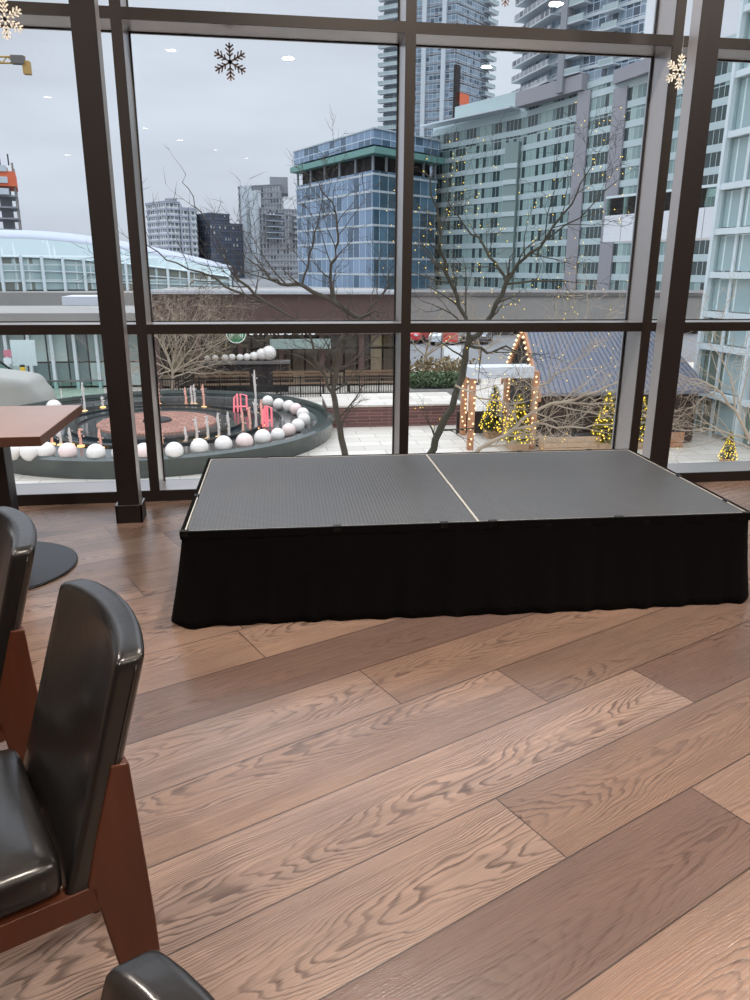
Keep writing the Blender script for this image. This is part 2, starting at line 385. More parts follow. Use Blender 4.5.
# ------------------------------------------------------------------ room
def structure(o): o['kind'] = 'structure'; return o
X0, X1, Y0, YW, YG, ZC = -5.52, 7.28, -15.0, 4.75, 5.0, 4.4
TH = math.radians(24.92); U_ = Vector((math.cos(TH), math.sin(TH))); V_ = Vector((-math.sin(TH), math.cos(TH)))
def clip(poly, f):
    out = []
    for i in range(len(poly)):
        a, b = poly[i], poly[(i+1) % len(poly)]; fa, fb = f(a), f(b)
        if fa >= 0: out.append(a)
        if (fa >= 0) != (fb >= 0): t = fa/(fa-fb); out.append((a[0]+(b[0]-a[0])*t, a[1]+(b[1]-a[1])*t))
    return out
def make_floor():
    W = .27; known = {-1: 1.777, 0: 1.27, 1: 2.185, 2: 1.756, 3: 1.322, 11: .94, 8: .848}
    darks = {(4, 0), (-1, 0)}
    rnd = random.Random(12)
    vs, fs, uvs, cr, ce = [], [], [], [], []
    for k in range(-80, 42):
        v0 = 1.042+W*k; j0 = known.get(k, rnd.uniform(0, 2.2)); L = 2.2
        for i in range(-10, 9):
            a = j0+L*(i-1); b = a+L   # i = 0 is the plank left of the known joint
            quad = [(U_*a+V_*v0), (U_*b+V_*v0), (U_*b+V_*(v0+W)), (U_*a+V_*(v0+W))]
            poly = [(p.x, p.y) for p in quad]
            for f in (lambda p: p[0]-X0, lambda p: X1-p[0], lambda p: p[1]-Y0, lambda p: YG-p[1]):
                poly = clip(poly, f)
                if not poly: break
            if len(poly) < 3: rnd.random(); continue
            R = [rnd.random() for _ in range(3)]
            dark = 0.0 if ((k, i) in darks or (k == 4 and i in (0, 1)) or rnd.random() < .12) else 1.0
            if (k, i) == (0, 0): R[0], R[1], R[2], dark = .93, .3, .35, 1
            if k in (1, 2, 3) and i == 0: dark = 1; R[0] = (.95, .75, .9)[k-1]
            if k == 0 and i == 1: R[0] = .45; dark = 1
            if k < -1: R[0] = R[0]*.5+.2
            n = len(vs)
            for p in poly:
                vs.append((p[0], p[1], 0)); q = Vector(p)
                uvs.append((q.dot(U_)-a, q.dot(V_)-v0)); cr.append((R[0], R[1], R[2], dark)); ce.append((0, 0, L/4, 1))
            fs.append(tuple(range(n, n+len(poly))))
    me = bpy.data.meshes.new('floor'); me.from_pydata(vs, [], fs); me.update()
    me.uv_layers.new(name='UVMap'); me.color_attributes.new('rnd', 'FLOAT_COLOR', 'CORNER'); me.color_attributes.new('ends', 'FLOAT_COLOR', 'CORNER')
    uv, ca, cb = me.uv_layers['UVMap'], me.color_attributes['rnd'], me.color_attributes['ends']
    for l in me.loops:
        uv.data[l.index].uv = uvs[l.vertex_index]; ca.data[l.index].color = cr[l.vertex_index]; cb.data[l.index].color = ce[l.vertex_index]
    me.materials.append(M['floor'])
    o = bpy.data.objects.new('floor', me); C.objects.link(o); structure(o)
make_floor()
structure(MB().bb(X0, X1, Y0, YG+.3, -.4, -.012).build('floor_slab', M['concrete']))
structure(MB().bb(X0, X1, Y0, YG+.3, ZC, ZC+.3).build('ceiling', M['ceil']))
structure(MB().bb(X0-.2, X0, Y0-.2, YG+.3, -.4, ZC+.3).build('wall_left', M['plaster']))
structure(MB().bb(X1, X1+.2, Y0-.2, YG+.3, -.4, ZC+.3).build('wall_right', M['plaster']))
structure(MB().bb(X0, X1, Y0-.2, Y0, -.4, ZC+.3).build('wall_back', M['plaster']))

# window wall: one frame with its panes
win = bpy.data.objects.new('window_1', None); C.objects.link(win); structure(win)
mx = [-.724+1.6005*k for k in range(-2, 5)]          # mullion centres
mw = .058
for x in [X0+.029]+mx+[X1-.029]:
    mo = MB().bb(x-mw/2, x+mw/2, YW+.012, YG+.03, 0, ZC).build('mullion', M['lit_side'], win)
    MB().bb(x-mw/2-.0005, x+mw/2+.0005, YW, YW+.012, 0, ZC).build('shaded_front', M['bronze'], mo)  # thin dark layer paints the shaded front, not a separate cap
    MB().bb(x-mw/2-.008, x+mw/2+.008, YG-.022, YG-.002, .07, ZC).build('gasket', M['gasket'], win)
for z0, z1 in ((1.0441, 1.1002), (2.6935, 2.7497), (4.34, 4.4)):
    edges = [X0+.058]+[v for x in mx for v in (x-mw/2, x+mw/2)]+[X1-.058]
    for a, b in zip(edges[::2], edges[1::2]):
        mo = MB().bb(a, b, YW+.012, YG+.03, z0, z1).build('transom', M['lit_side'], win)
        MB().bb(a, b, YW, YW+.012, z0-.0005, z1+.0005).build('shaded_front', M['bronze'], mo)
        MB().bb(a, b, YG-.02, YG-.002, z0-.006, z1+.006).build('gasket', M['gasket'], win)
edges = [X0+.058]+[v for x in mx for v in (x-mw/2, x+mw/2)]+[X1-.058]
for a, b in zip(edges[::2], edges[1::2]):
    mo = MB().bb(a, b, YW+.012, YG+.03, 0, .07).build('sill', M['lit_side'], win)
    MB().bb(a, b, YW, YW+.012, 0, .0705).build('shaded_front', M['bronze'], mo)
    for z0, z1 in ((.07, 1.0441), (1.1002, 2.6935), (2.7497, 4.34)):
        MB().bb(a, b, YG+.001, YG+.011, z0, z1).build('pane', M['glass'], win)
# steel columns on the room side of the mullions
def column(cx, cyy, w, d, label):
    t = thing('steel_column', label, 'column', (cx, cyy, 0))
    sh = MB().bb(-w/2, w/2, -d/2+.008, d/2, .0, ZC).build('shaft', M['lit_side'], t)
    MB().bb(-w/2-.0005, w/2+.0005, -d/2, -d/2+.008, .0, ZC).build('shaded_front_face', M['column'], sh)  # dark layer paints the shaded front of the same column
    b = MB()
    for s in (-1, 1):
        b.bb(s*(w/2+.011)-.004, s*(w/2+.011)+.004, -d/2-.015, d/2+.015, .0, .105)
        b.bb(-w/2-.015, w/2+.015, s*(d/2+.011)-.004, s*(d/2+.011)+.004, .0, .105)
    b.build('base_cover', M['column'], t)
    r = MB()
    for s in (-1, 1):
        r.bb(s*(w/2+.011)-.005, s*(w/2+.011)+.005, -d/2-.016, d/2+.016, .105, .108)
        r.bb(-w/2-.016, w/2+.016, s*(d/2+.011)-.005, s*(d/2+.011)+.005, .105, .108)
    o = r.build('rim', M['steel'], t)
column(-.816, 4.40, .118, .115, 'dark steel column with square base cover beside the round table base')
column(2.454, 4.415, .122, .11, 'dark steel column behind the right end of the black stage')
# downlights
def downlight(x, y, label):
    t = thing('ceiling_downlight', label, 'downlight', (x, y, ZC), group='recessed downlights in the ceiling')
    MB().lathe([(.11, -.012), (.12, 0), (.085, 0.0), (.08, -.008), (.11, -.012)], n=24, cap=False).build('trim_ring', M['white'], t)
    MB().lathe([(.001, -.006), (.078, -.006), (.078, -.001), (.001, -.001)], n=24).build('lens', M['lamp'], t)
    return t
for (px, py) in ((171, 50), (47, 97), (217, 150), (67, 155), (246, 158), (144, 128), (180, 140)):
    d = ray(px, py); D2 = Vector((d.x, -d.y, d.z)); P = O+d*(YG/d.y)
    tt = (ZC-.006-P.z)/D2.z; q = P+D2*tt
    if q.y > Y0+.2 and X0+.2 < q.x < X1-.2: downlight(q.x, q.y, 'recessed round downlight mirrored as a pale spot in the glass')
for (x, y) in ((.5, .3), (3.5, .3), (-3.5, .3), (.5, -2.6), (3.5, -2.6)):
    downlight(x, y, 'recessed round downlight in the ceiling behind the viewer')
def area(x, y, z, size, power, col, rot=(0, 0, 0), name='ceiling_lamp'):
    l = bpy.data.lights.new(name, 'AREA'); l.shape = 'DISK'; l.size = size; l.energy = power; l.color = col
    o = bpy.data.objects.new(name, l); C.objects.link(o); o.location = (x, y, z); o.rotation_euler = rot
    return o
for (x, y, p) in ((.5, .3, 88), (3.5, .3, 105), (-3.5, .3, 80), (.5, -2.6, 90), (3.5, -2.6, 90)):
    area(x, y, ZC-.02, .16, p, (1, .89, .78))

sp = bpy.data.lights.new('warm_spot', 'SPOT'); sp.energy = 110; sp.color = (1, .42, .2); sp.spot_size = .42; sp.spot_blend = 1; sp.shadow_soft_size = .05
so_ = bpy.data.objects.new('warm_spot', sp); C.objects.link(so_); so_.location = (1.25, 1.0, ZC-.03)
downlight(1.25, 1.0, 'recessed downlight with an amber beam over the floor right of the viewer')
for x in (-2.6, .9, 3.9):  # unseen row added to brighten the snowflakes and the floor by the window
    area(x, 3.3, ZC-.02, .16, 105, (1, .9, .8)); downlight(x, 3.3, 'unseen downlight of the row added to brighten the window side')
# snowflakes hung inside the glass
def snowflake(c, r, m_, label, tilt=0):
    t = thing('snowflake_ornament', label, 'snowflake', tuple(c), group=None)
    b = MB(); th = .004
    def bar(p, q, w):
        p, q = Vector(p), Vector(q); d = (q-p).normalized(); n = Vector((-d.y, d.x))*w/2
        b.ext([(p.x-n.x, -th/2, p.y-n.y), (q.x-n.x, -th/2, q.y-n.y), (q.x+n.x, -th/2, q.y+n.y), (p.x+n.x, -th/2, p.y+n.y)], (0, th, 0))
    for k in range(6):
        a = PI/2+k*PI/3+tilt; d = Vector((math.cos(a), math.sin(a)))
        bar(d*0, d*r, r*.095)
        for f, l in ((.3, .24), (.5, .32), (.72, .28)):
            for s in (-1, 1):
                a2 = a+s*math.radians(48); e = Vector((math.cos(a2), math.sin(a2)))
                bar(d*r*f, d*r*f+e*r*l, r*.085)
    b.ext([(r*.13*math.cos(j*PI/3), -th/2, r*.13*math.sin(j*PI/3)) for j in range(6)], (0, th, 0))
    b.build('flake', m_, t)
    MB().tube([(0, 0, r), (0, 0, ZC-c[2])], .0006, 4).build('thread', M['white'], t)
snowflake(aty(230, 62, 4.94), .098, M['flake_dark'], 'dark snowflake hanging alone against the pale sky')
snowflake(aty(680, 72, 4.60), .092, M['flake_light'], 'cream snowflake hanging between mullion and right steel column')
snowflake(aty(5, 19, 4.60), .094, M['flake_light'], 'cream snowflake at the upper left corner of the window')
snowflake(aty(506, -12, 4.94), .096, M['flake_dark'], 'dark snowflake cut by the top edge in front of the towers')

# ------------------------------------------------------------------ stage
SX, SY, SR = -.3498, 2.9657, -.0234
SH, SW = .406, 1.2198
def stage(i, label):
    t = thing('stage_platform', label, 'stage platform', (SX+i*SW*math.cos(SR), SY+i*SW*math.sin(SR), 0), SR, 'portable stage platforms')
    g = .0035; g0, g1 = (.0006, .0) if i else (0, .0006)
    MB().bb(g+.006, SW-g-.006, .006, SW-.006, SH-.06, SH-.001).build('deck', M['deck'], t)
    b = MB()
    for (x0, x1, y0, y1) in ((g0, g0+.005, 0, SW), (SW-g1-.005, SW-g1, 0, SW), (g, SW-g, 0, .006), (g, SW-g, SW-.006, SW)):
        b.bb(x0, x1, y0, y1, SH-.065, SH)
    b.build('edge_trim', M['trim'], t)
    for lx in (.08, SW-.08):
        for ly in (.08, SW-.08): MB().tube([(lx, ly, 0), (lx, ly, SH-.06)], .022, 10).build('leg', M['steel'], t)
stage(0, 'left black platform of the low stage, pebbled top beside the metal seam')
stage(1, 'right black platform of the low stage, smoother top near the right column')
def skirt():
    t = thing('stage_skirt', 'black pleated cloth skirt pinned around the low stage', 'stage skirt', (SX, SY, 0), SR)
    rnd = random.Random(3)
    per = [(0, 0), (2*SW, 0), (2*SW, SW), (0, SW)]; Ls = [2*SW, SW, 2*SW, SW]; tot = sum(Ls)
    N = 640; M_ = 12; b = MB()
    ph = [rnd.uniform(0, 6.28) for _ in range(8)]
    def base(s):
        s %= tot
        for i in range(4):
            if s <= Ls[i]:
                a, c = Vector(per[i]), Vector(per[(i+1) % 4]); d = (c-a).normalized(); n = Vector((d.y, -d.x))
                return a+d*s, n, min(s, Ls[i]-s)
            s -= Ls[i]
        return Vector(per[0]), Vector((0, -1)), 0
    for j in range(M_+1):
        f = j/M_; z = SH+.001 - f*(SH-.002)
        for i in range(N):
            s = tot*i/N; p, n, e = base(s)
            cornerf = math.exp(-(e/.05)**2)
            if cornerf > .01: # round corners outward
                ctr = Vector((SW, SW/2)); pass
            amp = (.002+.005*f)*(1-.6*cornerf)
            w = amp*(math.sin(s*38+ph[0]+1.5*math.sin(s*5+ph[1]))+.6*math.sin(s*67+ph[2]+2*math.sin(s*3.1)))
            flare = .008+.05*f**1.3+.012*f*math.sin(s*2.3+ph[3])
            if abs(p.x) < 1e-6 or e < .12: flare += .02*f*cornerf
            zz = z
            if j == M_: zz = .002
            q = p+n*(flare+w+.004)
            b.v.append((q.x, q.y, zz))
    # blend the corner jump by smoothing rows
    for j in range(M_+1):
        row = b.v[j*N:(j+1)*N]
        for _ in range(2):
            row = [tuple((row[i-1][k]+2*row[i][k]+row[(i+1) % N][k])/4 for k in range(3)) for i in range(N)]
        b.v[j*N:(j+1)*N] = row
    for j in range(M_):
        for i in range(N):
            i2 = (i+1) % N; b.f.append((j*N+i, (j+1)*N+i, (j+1)*N+i2, j*N+i2))
    o = b.build('cloth', M['skirt'], t, smooth=True)
    so = o.modifiers.new('s', 'SOLIDIFY'); so.thickness = .002
    h = MB()
    h.bb(-.016, 2*SW+.016, -.016, -.001, SH-.03, SH+.0015); h.bb(-.016, 2*SW+.016, SW+.001, SW+.016, SH-.03, SH+.0015)
    h.bb(-.016, -.001, -.016, SW+.016, SH-.03, SH+.0015); h.bb(2*SW+.001, 2*SW+.016, -.016, SW+.016, SH-.03, SH+.0015)
    h.build('header_band', M['skirt'], t)
    for (x, y) in ((.0, -.006), (1.07, -.006), (1.28, -.006), (1.84, -.006), (2.43, -.006), (2*SW+.004, .62), (2*SW+.004, .18), (2.2, SW+.006), (1.78, SW+.006), (.3, SW+.006), (-.004, .5), (.62, -.006)):
        wx, wy = (.036, .02) if (y < 0 or y > SW) else (.02, .036)
        MB().bb(x-wx/2, x+wx/2, y-wy/2, y+wy/2, SH-.02, SH+.006).build('clip', M['clip'], t, bevel=.002)
skirt()

# ------------------------------------------------------------------ table and chairs
t = thing('dining_table', 'square wood-topped table with round black base by the window', 'table', (-1.343, 3.692, 0))
MB().bb(-.385, .385, -.388, .388, .697, .74).build('tabletop', M['tabletop'], t, bevel=.002)
e = MB()
for s in (-1, 1):
    e.bb(s*.3865-.0015, s*.3865+.0015, -.3895, .3895, .698, .7385); e.bb(-.3865, .3865, s*.3895-.0015, s*.3895+.0015, .698, .7385)
e.build('edge_band', M['tableedge'], t)
MB().bb(-.12, .12, -.055, .055, .012, .69).build('pedestal', M['blackmetal'], t, bevel=.006)
MB().bb(-.2, .2, -.2, .2, .685, .697).build('mounting_plate', M['blackmetal'], t)
MB().lathe([(.001, 0), (.365, 0), (.37, .004), (.37, .008), (.362, .012), (.06, .02), (.001, .02)], n=72).build('base', M['blackmetal'], t, smooth=False, bevel=.001)

def make_chair(label):
    t = thing('dining_chair', label, 'chair', (0, 0, 0), 0, 'leather dining chairs')
    W = .402
    def bend(p):
        x, y, z = p
        zz = z+.215            # 0..0.43 above cushion bottom
        f = zz/.43
        nar = 1-.02*max(0, f-.35)/.65
        sx = x/(W/2)
        back = .122*f+.055*f*(1-f)*0 + (.035*(1-sx*sx))*min(1, f*2.2)
        top = -.006*abs(sx)**4*max(0, f-.55)/.45
        return (x*nar, y+.017+back, .405+zz*.972+top+(.012*(1-sx*sx))*max(0, f-.5))
    MB().rbox((W, .052, .43), .013, 14, bend).build('backrest', M['leather'], t, smooth=True)
    def cush(p):
        x, y, z = p
        dome = .014*(1-(x/.21)**2)*(1-(y/.23)**2) if z > 0 else 0
        return (x*(1-.03*(y < -.1)), y-.228, .45+z+dome)
    MB().rbox((W, .45, .075), .026, 12, cush).build('seat', M['leather'], t, smooth=True)
    # piping lines following the back edge and cushion
    for s in (-1, 1):
        st = MB()
        pts = []
        for k in range(17):
            z = -.2+.4*k/16; p = bend(Vector((s*(W/2-.0005), .013, z))); pts.append((p[0]+s*.0005, p[1], p[2]))
        st.tube(pts, .0022, 5).build('piping', M['leather'], t, smooth=True)
    for s in (-1, 1): MB().tube([(s*.2055, -.45+.03*0, .437), (s*.2055, -.03, .437)], .0018, 5).build('cushion_seam', M['leather'], t)
    th = .03
    for s in (-1, 1):
        x0 = s*(W/2-.012)-th/2
        rear = [(.146, 0), (.137, .30), (.119, .63), (.09, .635), (.05, .50), (.03, .418), (.045, .365), (.098, 0)]
        MB().ext([(x0, a, b) for a, b in (rear if True else rear)], (th, 0, 0)).build('leg', M['chairwood'], t, bevel=.003)
        front = [(-.47, 0), (-.425, 0), (-.385, .365), (-.385, .414), (-.462, .414)]
        MB().ext([(x0, a, b) for a, b in front], (th, 0, 0)).build('leg', M['chairwood'], t, bevel=.003)
        MB().bb(x0, x0+th, -.385, .045, .362, .414).build('side_rail', M['chairwood'], t, bevel=.002)
    MB().bb(-W/2+.03, W/2-.03, -.455, -.43, .362, .413).build('front_rail', M['chairwood'], t)
    MB().bb(-W/2+.03, W/2-.03, .045, .07, .362, .413).build('rear_rail', M['chairwood'], t)
    return t
ch = make_chair('black leather chair with orange-brown wood legs, seat and backrest fully in view')
RZ = math.atan2(-.9, .44)
ux = Vector((.44, -.9)); 
def put(o, near):   # near = world xy of the near rear cushion corner
    p = Vector(near)-ux*.205; o.location = (p.x, p.y, 0); o.rotation_euler = (0, 0, RZ)
put(ch, (-.357, 1.078))
c2 = copy_tree(ch); c2['label'] = 'dark brown-black leather chair with its back beside the round table base'; put(c2, (-.357-.318, 1.078+.535))
c3 = copy_tree(ch); c3['label'] = 'black leather chair showing only its backrest top at the bottom edge'; put(c3, (-.357+.264, 1.078-.926))
M['hutwood2'] = wood('bench_wood', (104, 82, 62), (132, 106, 80), (3, 8, 8), .7)
# ------------------------------------------------------------------ exterior
G = -4.0
structure(MB().bb(-400, 500, 6, 900, G-.5, G-.02).build('ground', M['asphalt']))
structure(MB().bb(-30, 34, 6, 44, G-.3, G).build('plaza_ground', M['paving']))

def sub2(a, b): return (a[0]-b[0], a[1]-b[1])
def facebuild(root, poly, z0, z1, fh, mats, slab, over=.25, st=.45, closed=True, wname='window_band', sname='floor_slab', roof=True):
    "one glazed band per floor and side, one slab per floor"
    n = len(poly); k = 0; z = z0
    a = sum(poly[i][0]*poly[(i+1) % n][1]-poly[(i+1) % n][0]*poly[i][1] for i in range(n))
    if a < 0: poly = poly[::-1]; mats = mats[:n-1][::-1]+mats[n-1:] if len(mats) == n else mats
    cx = sum(p[0] for p in poly)/n; cyy = sum(p[1] for p in poly)/n
    def grow(d):
        out = []
        for p in poly:
            v = Vector((p[0]-cx, p[1]-cyy)); out.append((p[0]+v.normalized().x*d, p[1]+v.normalized().y*d))
        return out
    big = grow(over)
    MB().prism(grow(-.6), z0, z1-.1).build('core', M['dark'], root)
    while z < z1-.1:
        h = min(fh, z1-z)
        for i in range(n):
            p, q = poly[i], poly[(i+1) % n]
            mid = ((p[0]+q[0])/2, (p[1]+q[1])/2); d = Vector(sub2(q, p)); nr = Vector((d.y, -d.x))
            if nr.dot(Vector(mid)) > 0: continue          # sides turned away from the room are never seen
            nn = nr.normalized()*.3
            b = MB(); b.ext([(p[0]-nn.x, p[1]-nn.y, z+st), (q[0]-nn.x, q[1]-nn.y, z+st), (q[0]-nn.x, q[1]-nn.y, z+h), (p[0]-nn.x, p[1]-nn.y, z+h)], (nn.x, nn.y, 0))
            b.build(wname, mats[i % len(mats)], root, uvwall=True)
        MB().prism(big, z, z+st).build(sname, slab, root)
        z += fh; k += 1
    if roof: MB().prism(big, z1, z1+st).build('roof', slab, root)
def building(label, cat='building', group=None): return thing('building', label, cat, (0, 0, 0), 0, group)
def par(p0, p1, p2):
    "fourth corner of a block from its near corner p1 and the two beside it"
    return (p0[0]+p2[0]-p1[0], p0[1]+p2[1]-p1[1])

# blue office block
b1 = building('mid-rise office block in blue glass with a green roof fascia')
c0 = xy(373, 220, 190); cl = xy(297, 220, 228); crr = xy(436, 220, 208)
pc = par(cl, c0, crr); poly = [c0, crr, pc, cl]
top = at(373, 170, 190).z
facebuild(b1, poly, G, top, 3.75, [M['f_blue2'], M['f_blue'], M['f_blue'], M['f_blue']], M['slab_l'], .15, .5, roof=False)
def scalepoly(poly, s):
    cx = sum(p[0] for p in poly)/len(poly); cy_ = sum(p[1] for p in poly)/len(poly)
    return [(cx+(p[0]-cx)*s, cy_+(p[1]-cy_)*s) for p in poly]
MB().prism(scalepoly(poly, .9), top, top+3.2).build('recessed_floor', M['dark'], b1)
for i in range(4):
    p, q = scalepoly(poly, .97)[i], scalepoly(poly, .97)[(i+1) % 4]
    for f in (0, .2, .4, .6, .8): MB().tube([(p[0]+(q[0]-p[0])*f, p[1]+(q[1]-p[1])*f, top), (p[0]+(q[0]-p[0])*f, p[1]+(q[1]-p[1])*f, top+3.2)], .35, 6).build('roof_column', M['slab_m'], b1)
MB().prism(scalepoly(poly, 1.09), top+3.4, top+4.8).build('fascia', M['greennet'], b1)
g = MB(); g.prism(scalepoly(poly, 1.03), top+5.4, top+8.6); g.build('parapet_glass', M['f_blue'], b1, uvwall=True)
MB().prism(scalepoly(poly, 1.045), top+8.6, top+8.9).build('parapet_rail', M['slab_l'], b1)

# tall residential tower behind
b2 = building('tallest glass apartment tower, rising out of frame behind the blue office')
zt = 112
t0 = xy(455, 60, 300); tl = xy(384, 60, 312); tr = xy(489, 60, 318)
facebuild(b2, [t0, tr, par(tl, t0, tr), tl], G, zt, 3.0, [M['f_tower']]*4, M['slab_m'], .3, .5)
def balconies(root, p, q, z0, z1, fh, f0, f1, deep, mb=None, name='balcony'):
    d = Vector(sub2(q, p)); nr = Vector((d.y, -d.x)).normalized()
    if nr.dot(Vector(p)) > 0: nr = -nr
    z = z0
    while z < z1:
        a = Vector(p)+d*f0; b_ = Vector(p)+d*f1; o_ = nr*deep
        m_ = MB(); m_.prism([tuple(a), tuple(b_), tuple(b_+o_), tuple(a+o_)], z-.1, z+.15)
        bo = m_.build(name, M['slab_l'], root)
        r = MB(); r.ext([(a.x+o_.x, a.y+o_.y, z+.15), (b_.x+o_.x, b_.y+o_.y, z+.15), (b_.x+o_.x, b_.y+o_.y, z+1.2), (a.x+o_.x, a.y+o_.y, z+1.2)], (-nr.x*.12, -nr.y*.12, 0))
        r.build('balustrade', mb or M['canopyglass'], bo, uvwall=True)
        z += fh
balconies(b2, tl, t0, 12, zt, 3.0, -.05, .28, 2.2); balconies(b2, t0, tr, 12, zt, 3.0, .78, 1.08, 2.2)
d_ = Vector(sub2(tr, t0)); s_ = Vector(t0)+d_*.05; nr = Vector((d_.y, -d_.x)).normalized()
for (f0, f1, m_, z0, z1) in ((.0, .38, 'orange', 58, 61.5), (.12, .3, 'posterpink', 44, 58), (-.02, .1, 'dark', 44, 70)):
    a = Vector(t0)+d_*f0; b_ = Vector(t0)+d_*f1
    MB().prism([tuple(a), tuple(b_), tuple(b_+nr*1.0), tuple(a+nr*1.0)], z0, z1).build('hoist_cover', M[m_], b2)
d_ = Vector(sub2(t0, tl))
for f in (.35, .55, .82):
    a = Vector(tl)+d_*f; n2 = Vector((d_.y, -d_.x)).normalized()
    MB().prism([tuple(a), tuple(a+d_.normalized()*1.6), tuple(a+d_.normalized()*1.6+n2*.8), tuple(a+n2*.8)], G, zt).build('vertical_fin', M['slab_l'], b2)

# large pale-green glass building
b3 = building('broad pale green glass office building with two mauve-grey piers')
zr = 3.3
def zat(px, py, D): return at(px, py, D).z
fa = xy(432, 200, 214); fb = xy(504, 200, 192); fc = xy(520, 200, 190); fd = xy(566, 200, 178); fe = xy(590, 200, 174); ff = xy(652, 200, 158); fg = xy(760, 200, 140)
back = [xy(760, 200, 200), xy(432, 200, 260)]
left_top = zat(432, 132, 214)
facebuild(b3, [fa, fc, xy(540, 200, 232), back[1]], G, left_top, 3.45, [M['f_green']]*4, M['slab_g'], .2, 1.2)
right_top = zat(560, 95, 178)
facebuild(b3, [fc, ff, fg, back[0], xy(545, 200, 230)], G, right_top, 3.45, [M['f_green']]*5, M['slab_g'], .2, 1.2)
def strip(root, name, m_, p, q, deep, z0, z1):
    d = Vector(sub2(q, p)); nr = Vector((d.y, -d.x)).normalized()
    if nr.dot(Vector(p)) > 0: nr = -nr
    return MB().prism([tuple(Vector(p)-nr*.5), tuple(Vector(q)-nr*.5), tuple(Vector(q)+nr*deep), tuple(Vector(p)+nr*deep)], z0, z1).build(name, m_, root)
strip(b3, 'dark_bay', M['f_bay'], fb, xy(517, 200, 190), .6, G, left_top-6)
for k in range(9): strip(b3, 'bay_slab', M['slab_g'], fb, xy(517, 200, 190), .8, G+3.45*k, G+3.45*k+1.0)
strip(b3, 'pier', M['pier'], xy(576, 200, 175.5), xy(588, 200, 174), 2.4, G, zat(583, 92, 174))
strip(b3, 'pier', M['pier'], xy(612, 200, 168), xy(625, 200, 166), 2.4, G, zat(625, 88, 166))
strip(b3, 'cornice', M['pier'], xy(523, 120, 189), xy(588, 120, 174), 2.5, right_top-.3, right_top+2.6)
strip(b3, 'canopy_roof', M['slab_l'], xy(430, 135, 213), xy(519, 135, 191), 3.5, left_top+.7, left_top+1.05)
bal = MB(); d = Vector(sub2(fc, fa))
strip(b3, 'roof_screen', M['f_green'], xy(455, 125, 208), xy(519, 125, 191), .2, left_top+1.2, left_top+4.6)
# apartment tower standing on it
b4 = building('apartment tower with long white balconies above the pale green offices')
ta = xy(522, 60, 196); tb = xy(566, 60, 178); tc_ = xy(640, 60, 166); td = xy(640, 60, 200)
facebuild(b4, [ta, tb, tc_, td, xy(545, 60, 222)], right_top+.5, 74, 3.05, [M['f_tower']]*5, M['slab_l'], .3, .6)
balconies(b4, ta, tb, right_top+3, 73, 3.05, .0, .85, 2.4, M['f_grey']); balconies(b4, tb, tc_, right_top+3, 73, 3.05, .05, .3, 2.0)
balconies(b4, tb, tc_, right_top+3, 73, 3.05, .55, .75, 2.0)
strip(b4, 'tower_fin', M['slab_m'], xy(565, 60, 178), xy(571, 60, 177), 2.2, right_top, 74)
strip(b3, 'cornice', M['pier'], xy(613, 200, 168), xy(652, 200, 158.5), 2.5, right_top-.8, right_top+1.6)

# grey apartment tower
b5 = building('grey concrete apartment tower with stacked balconies beside the blue office')
D = 420
a0 = xy(262, 230, D); al = xy(240, 230, D+24); ar = xy(304, 230, D+14)
zt5 = zat(262, 184, D)
facebuild(b5, [a0, ar, par(al, a0, ar), al], G, zt5-12, 2.9, [M['f_grey']]*4, M['slab_m'], .3, .9)
facebuild(b5, [al, xy(282, 230, D+6), xy(284, 230, D+40), xy(245, 230, D+45)], zt5-12, zt5, 2.9, [M['f_grey']]*4, M['slab_m'], .3, .9)
strip(b5, 'stair_wall', M['slab_l'], xy(247, 230, D+16), xy(252, 230, D+11), 3, G, zt5)
strip(b5, 'stair_wall', M['slab_l'], xy(256, 230, D+7), xy(261, 230, D+2), 3, G, zt5-3)
balconies(b5, a0, ar, G+20, zt5-14, 2.9, .08, .45, 3.2, M['f_dark']); balconies(b5, a0, ar, G+20, zt5-14, 2.9, .7, .95, 3.0, M['f_grey'])
MB().prism([xy(270, 190, D+14), xy(288, 190, D+14), xy(288, 190, D+34), xy(270, 190, D+34)], zt5-3, zat(280, 177, D+14)).build('plant_room', M['slab_m'], b5)
# white frame tower and dark tower
b6 = building('white-framed apartment block above the station roof')
D = 400
a0 = xy(168, 230, D); al = xy(148, 230, D+20); ar = xy(197, 230, D+12)
facebuild(b6, [a0, xy(181, 230, D+5), xy(183, 230, D+30), xy(150, 230, D+40), al], G, zat(168, 202, D), 2.9, [M['f_white']]*5, M['roofwhite'], .4, .7)
facebuild(b6, [xy(181, 230, D+5), ar, xy(198, 230, D+40), xy(183, 230, D+40)], G, zat(190, 208, D), 2.9, [M['f_white']]*4, M['roofwhite'], .4, .7)
for (px, dd) in ((149, 19), (158, 10), (167, 1), (181, 5), (190, 9)):
    strip(b6, 'white_pilaster', M['roofwhite'], xy(px, 230, D+dd), xy(px+1.6, 230, D+dd), 1.2, G, zat(px, 206, D))
MB().prism([xy(165, 200, D+8), xy(177, 200, D+8), xy(177, 200, D+20), xy(165, 200, D+20)], zat(168, 203, D), zat(168, 197, D)).build('plant_room', M['slab_m'], b6)
b7 = building('dark slate apartment block with white window patches, left of the grey tower')
a0 = xy(210, 230, D+20); al = xy(195, 230, D+40); ar = xy(230, 230, D+30)
facebuild(b7, [a0, ar, par(al, a0, ar), al], G, zat(205, 214, D+20), 2.9, [M['f_dark']]*4, M['navy'], .3, .8)
facebuild(b7, [ar, xy(243, 230, D+34), xy(243, 230, D+60), xy(231, 230, D+60)], G, zat(235, 225, D+30), 2.9, [M['f_dark']]*4, M['navy'], .3, .8)

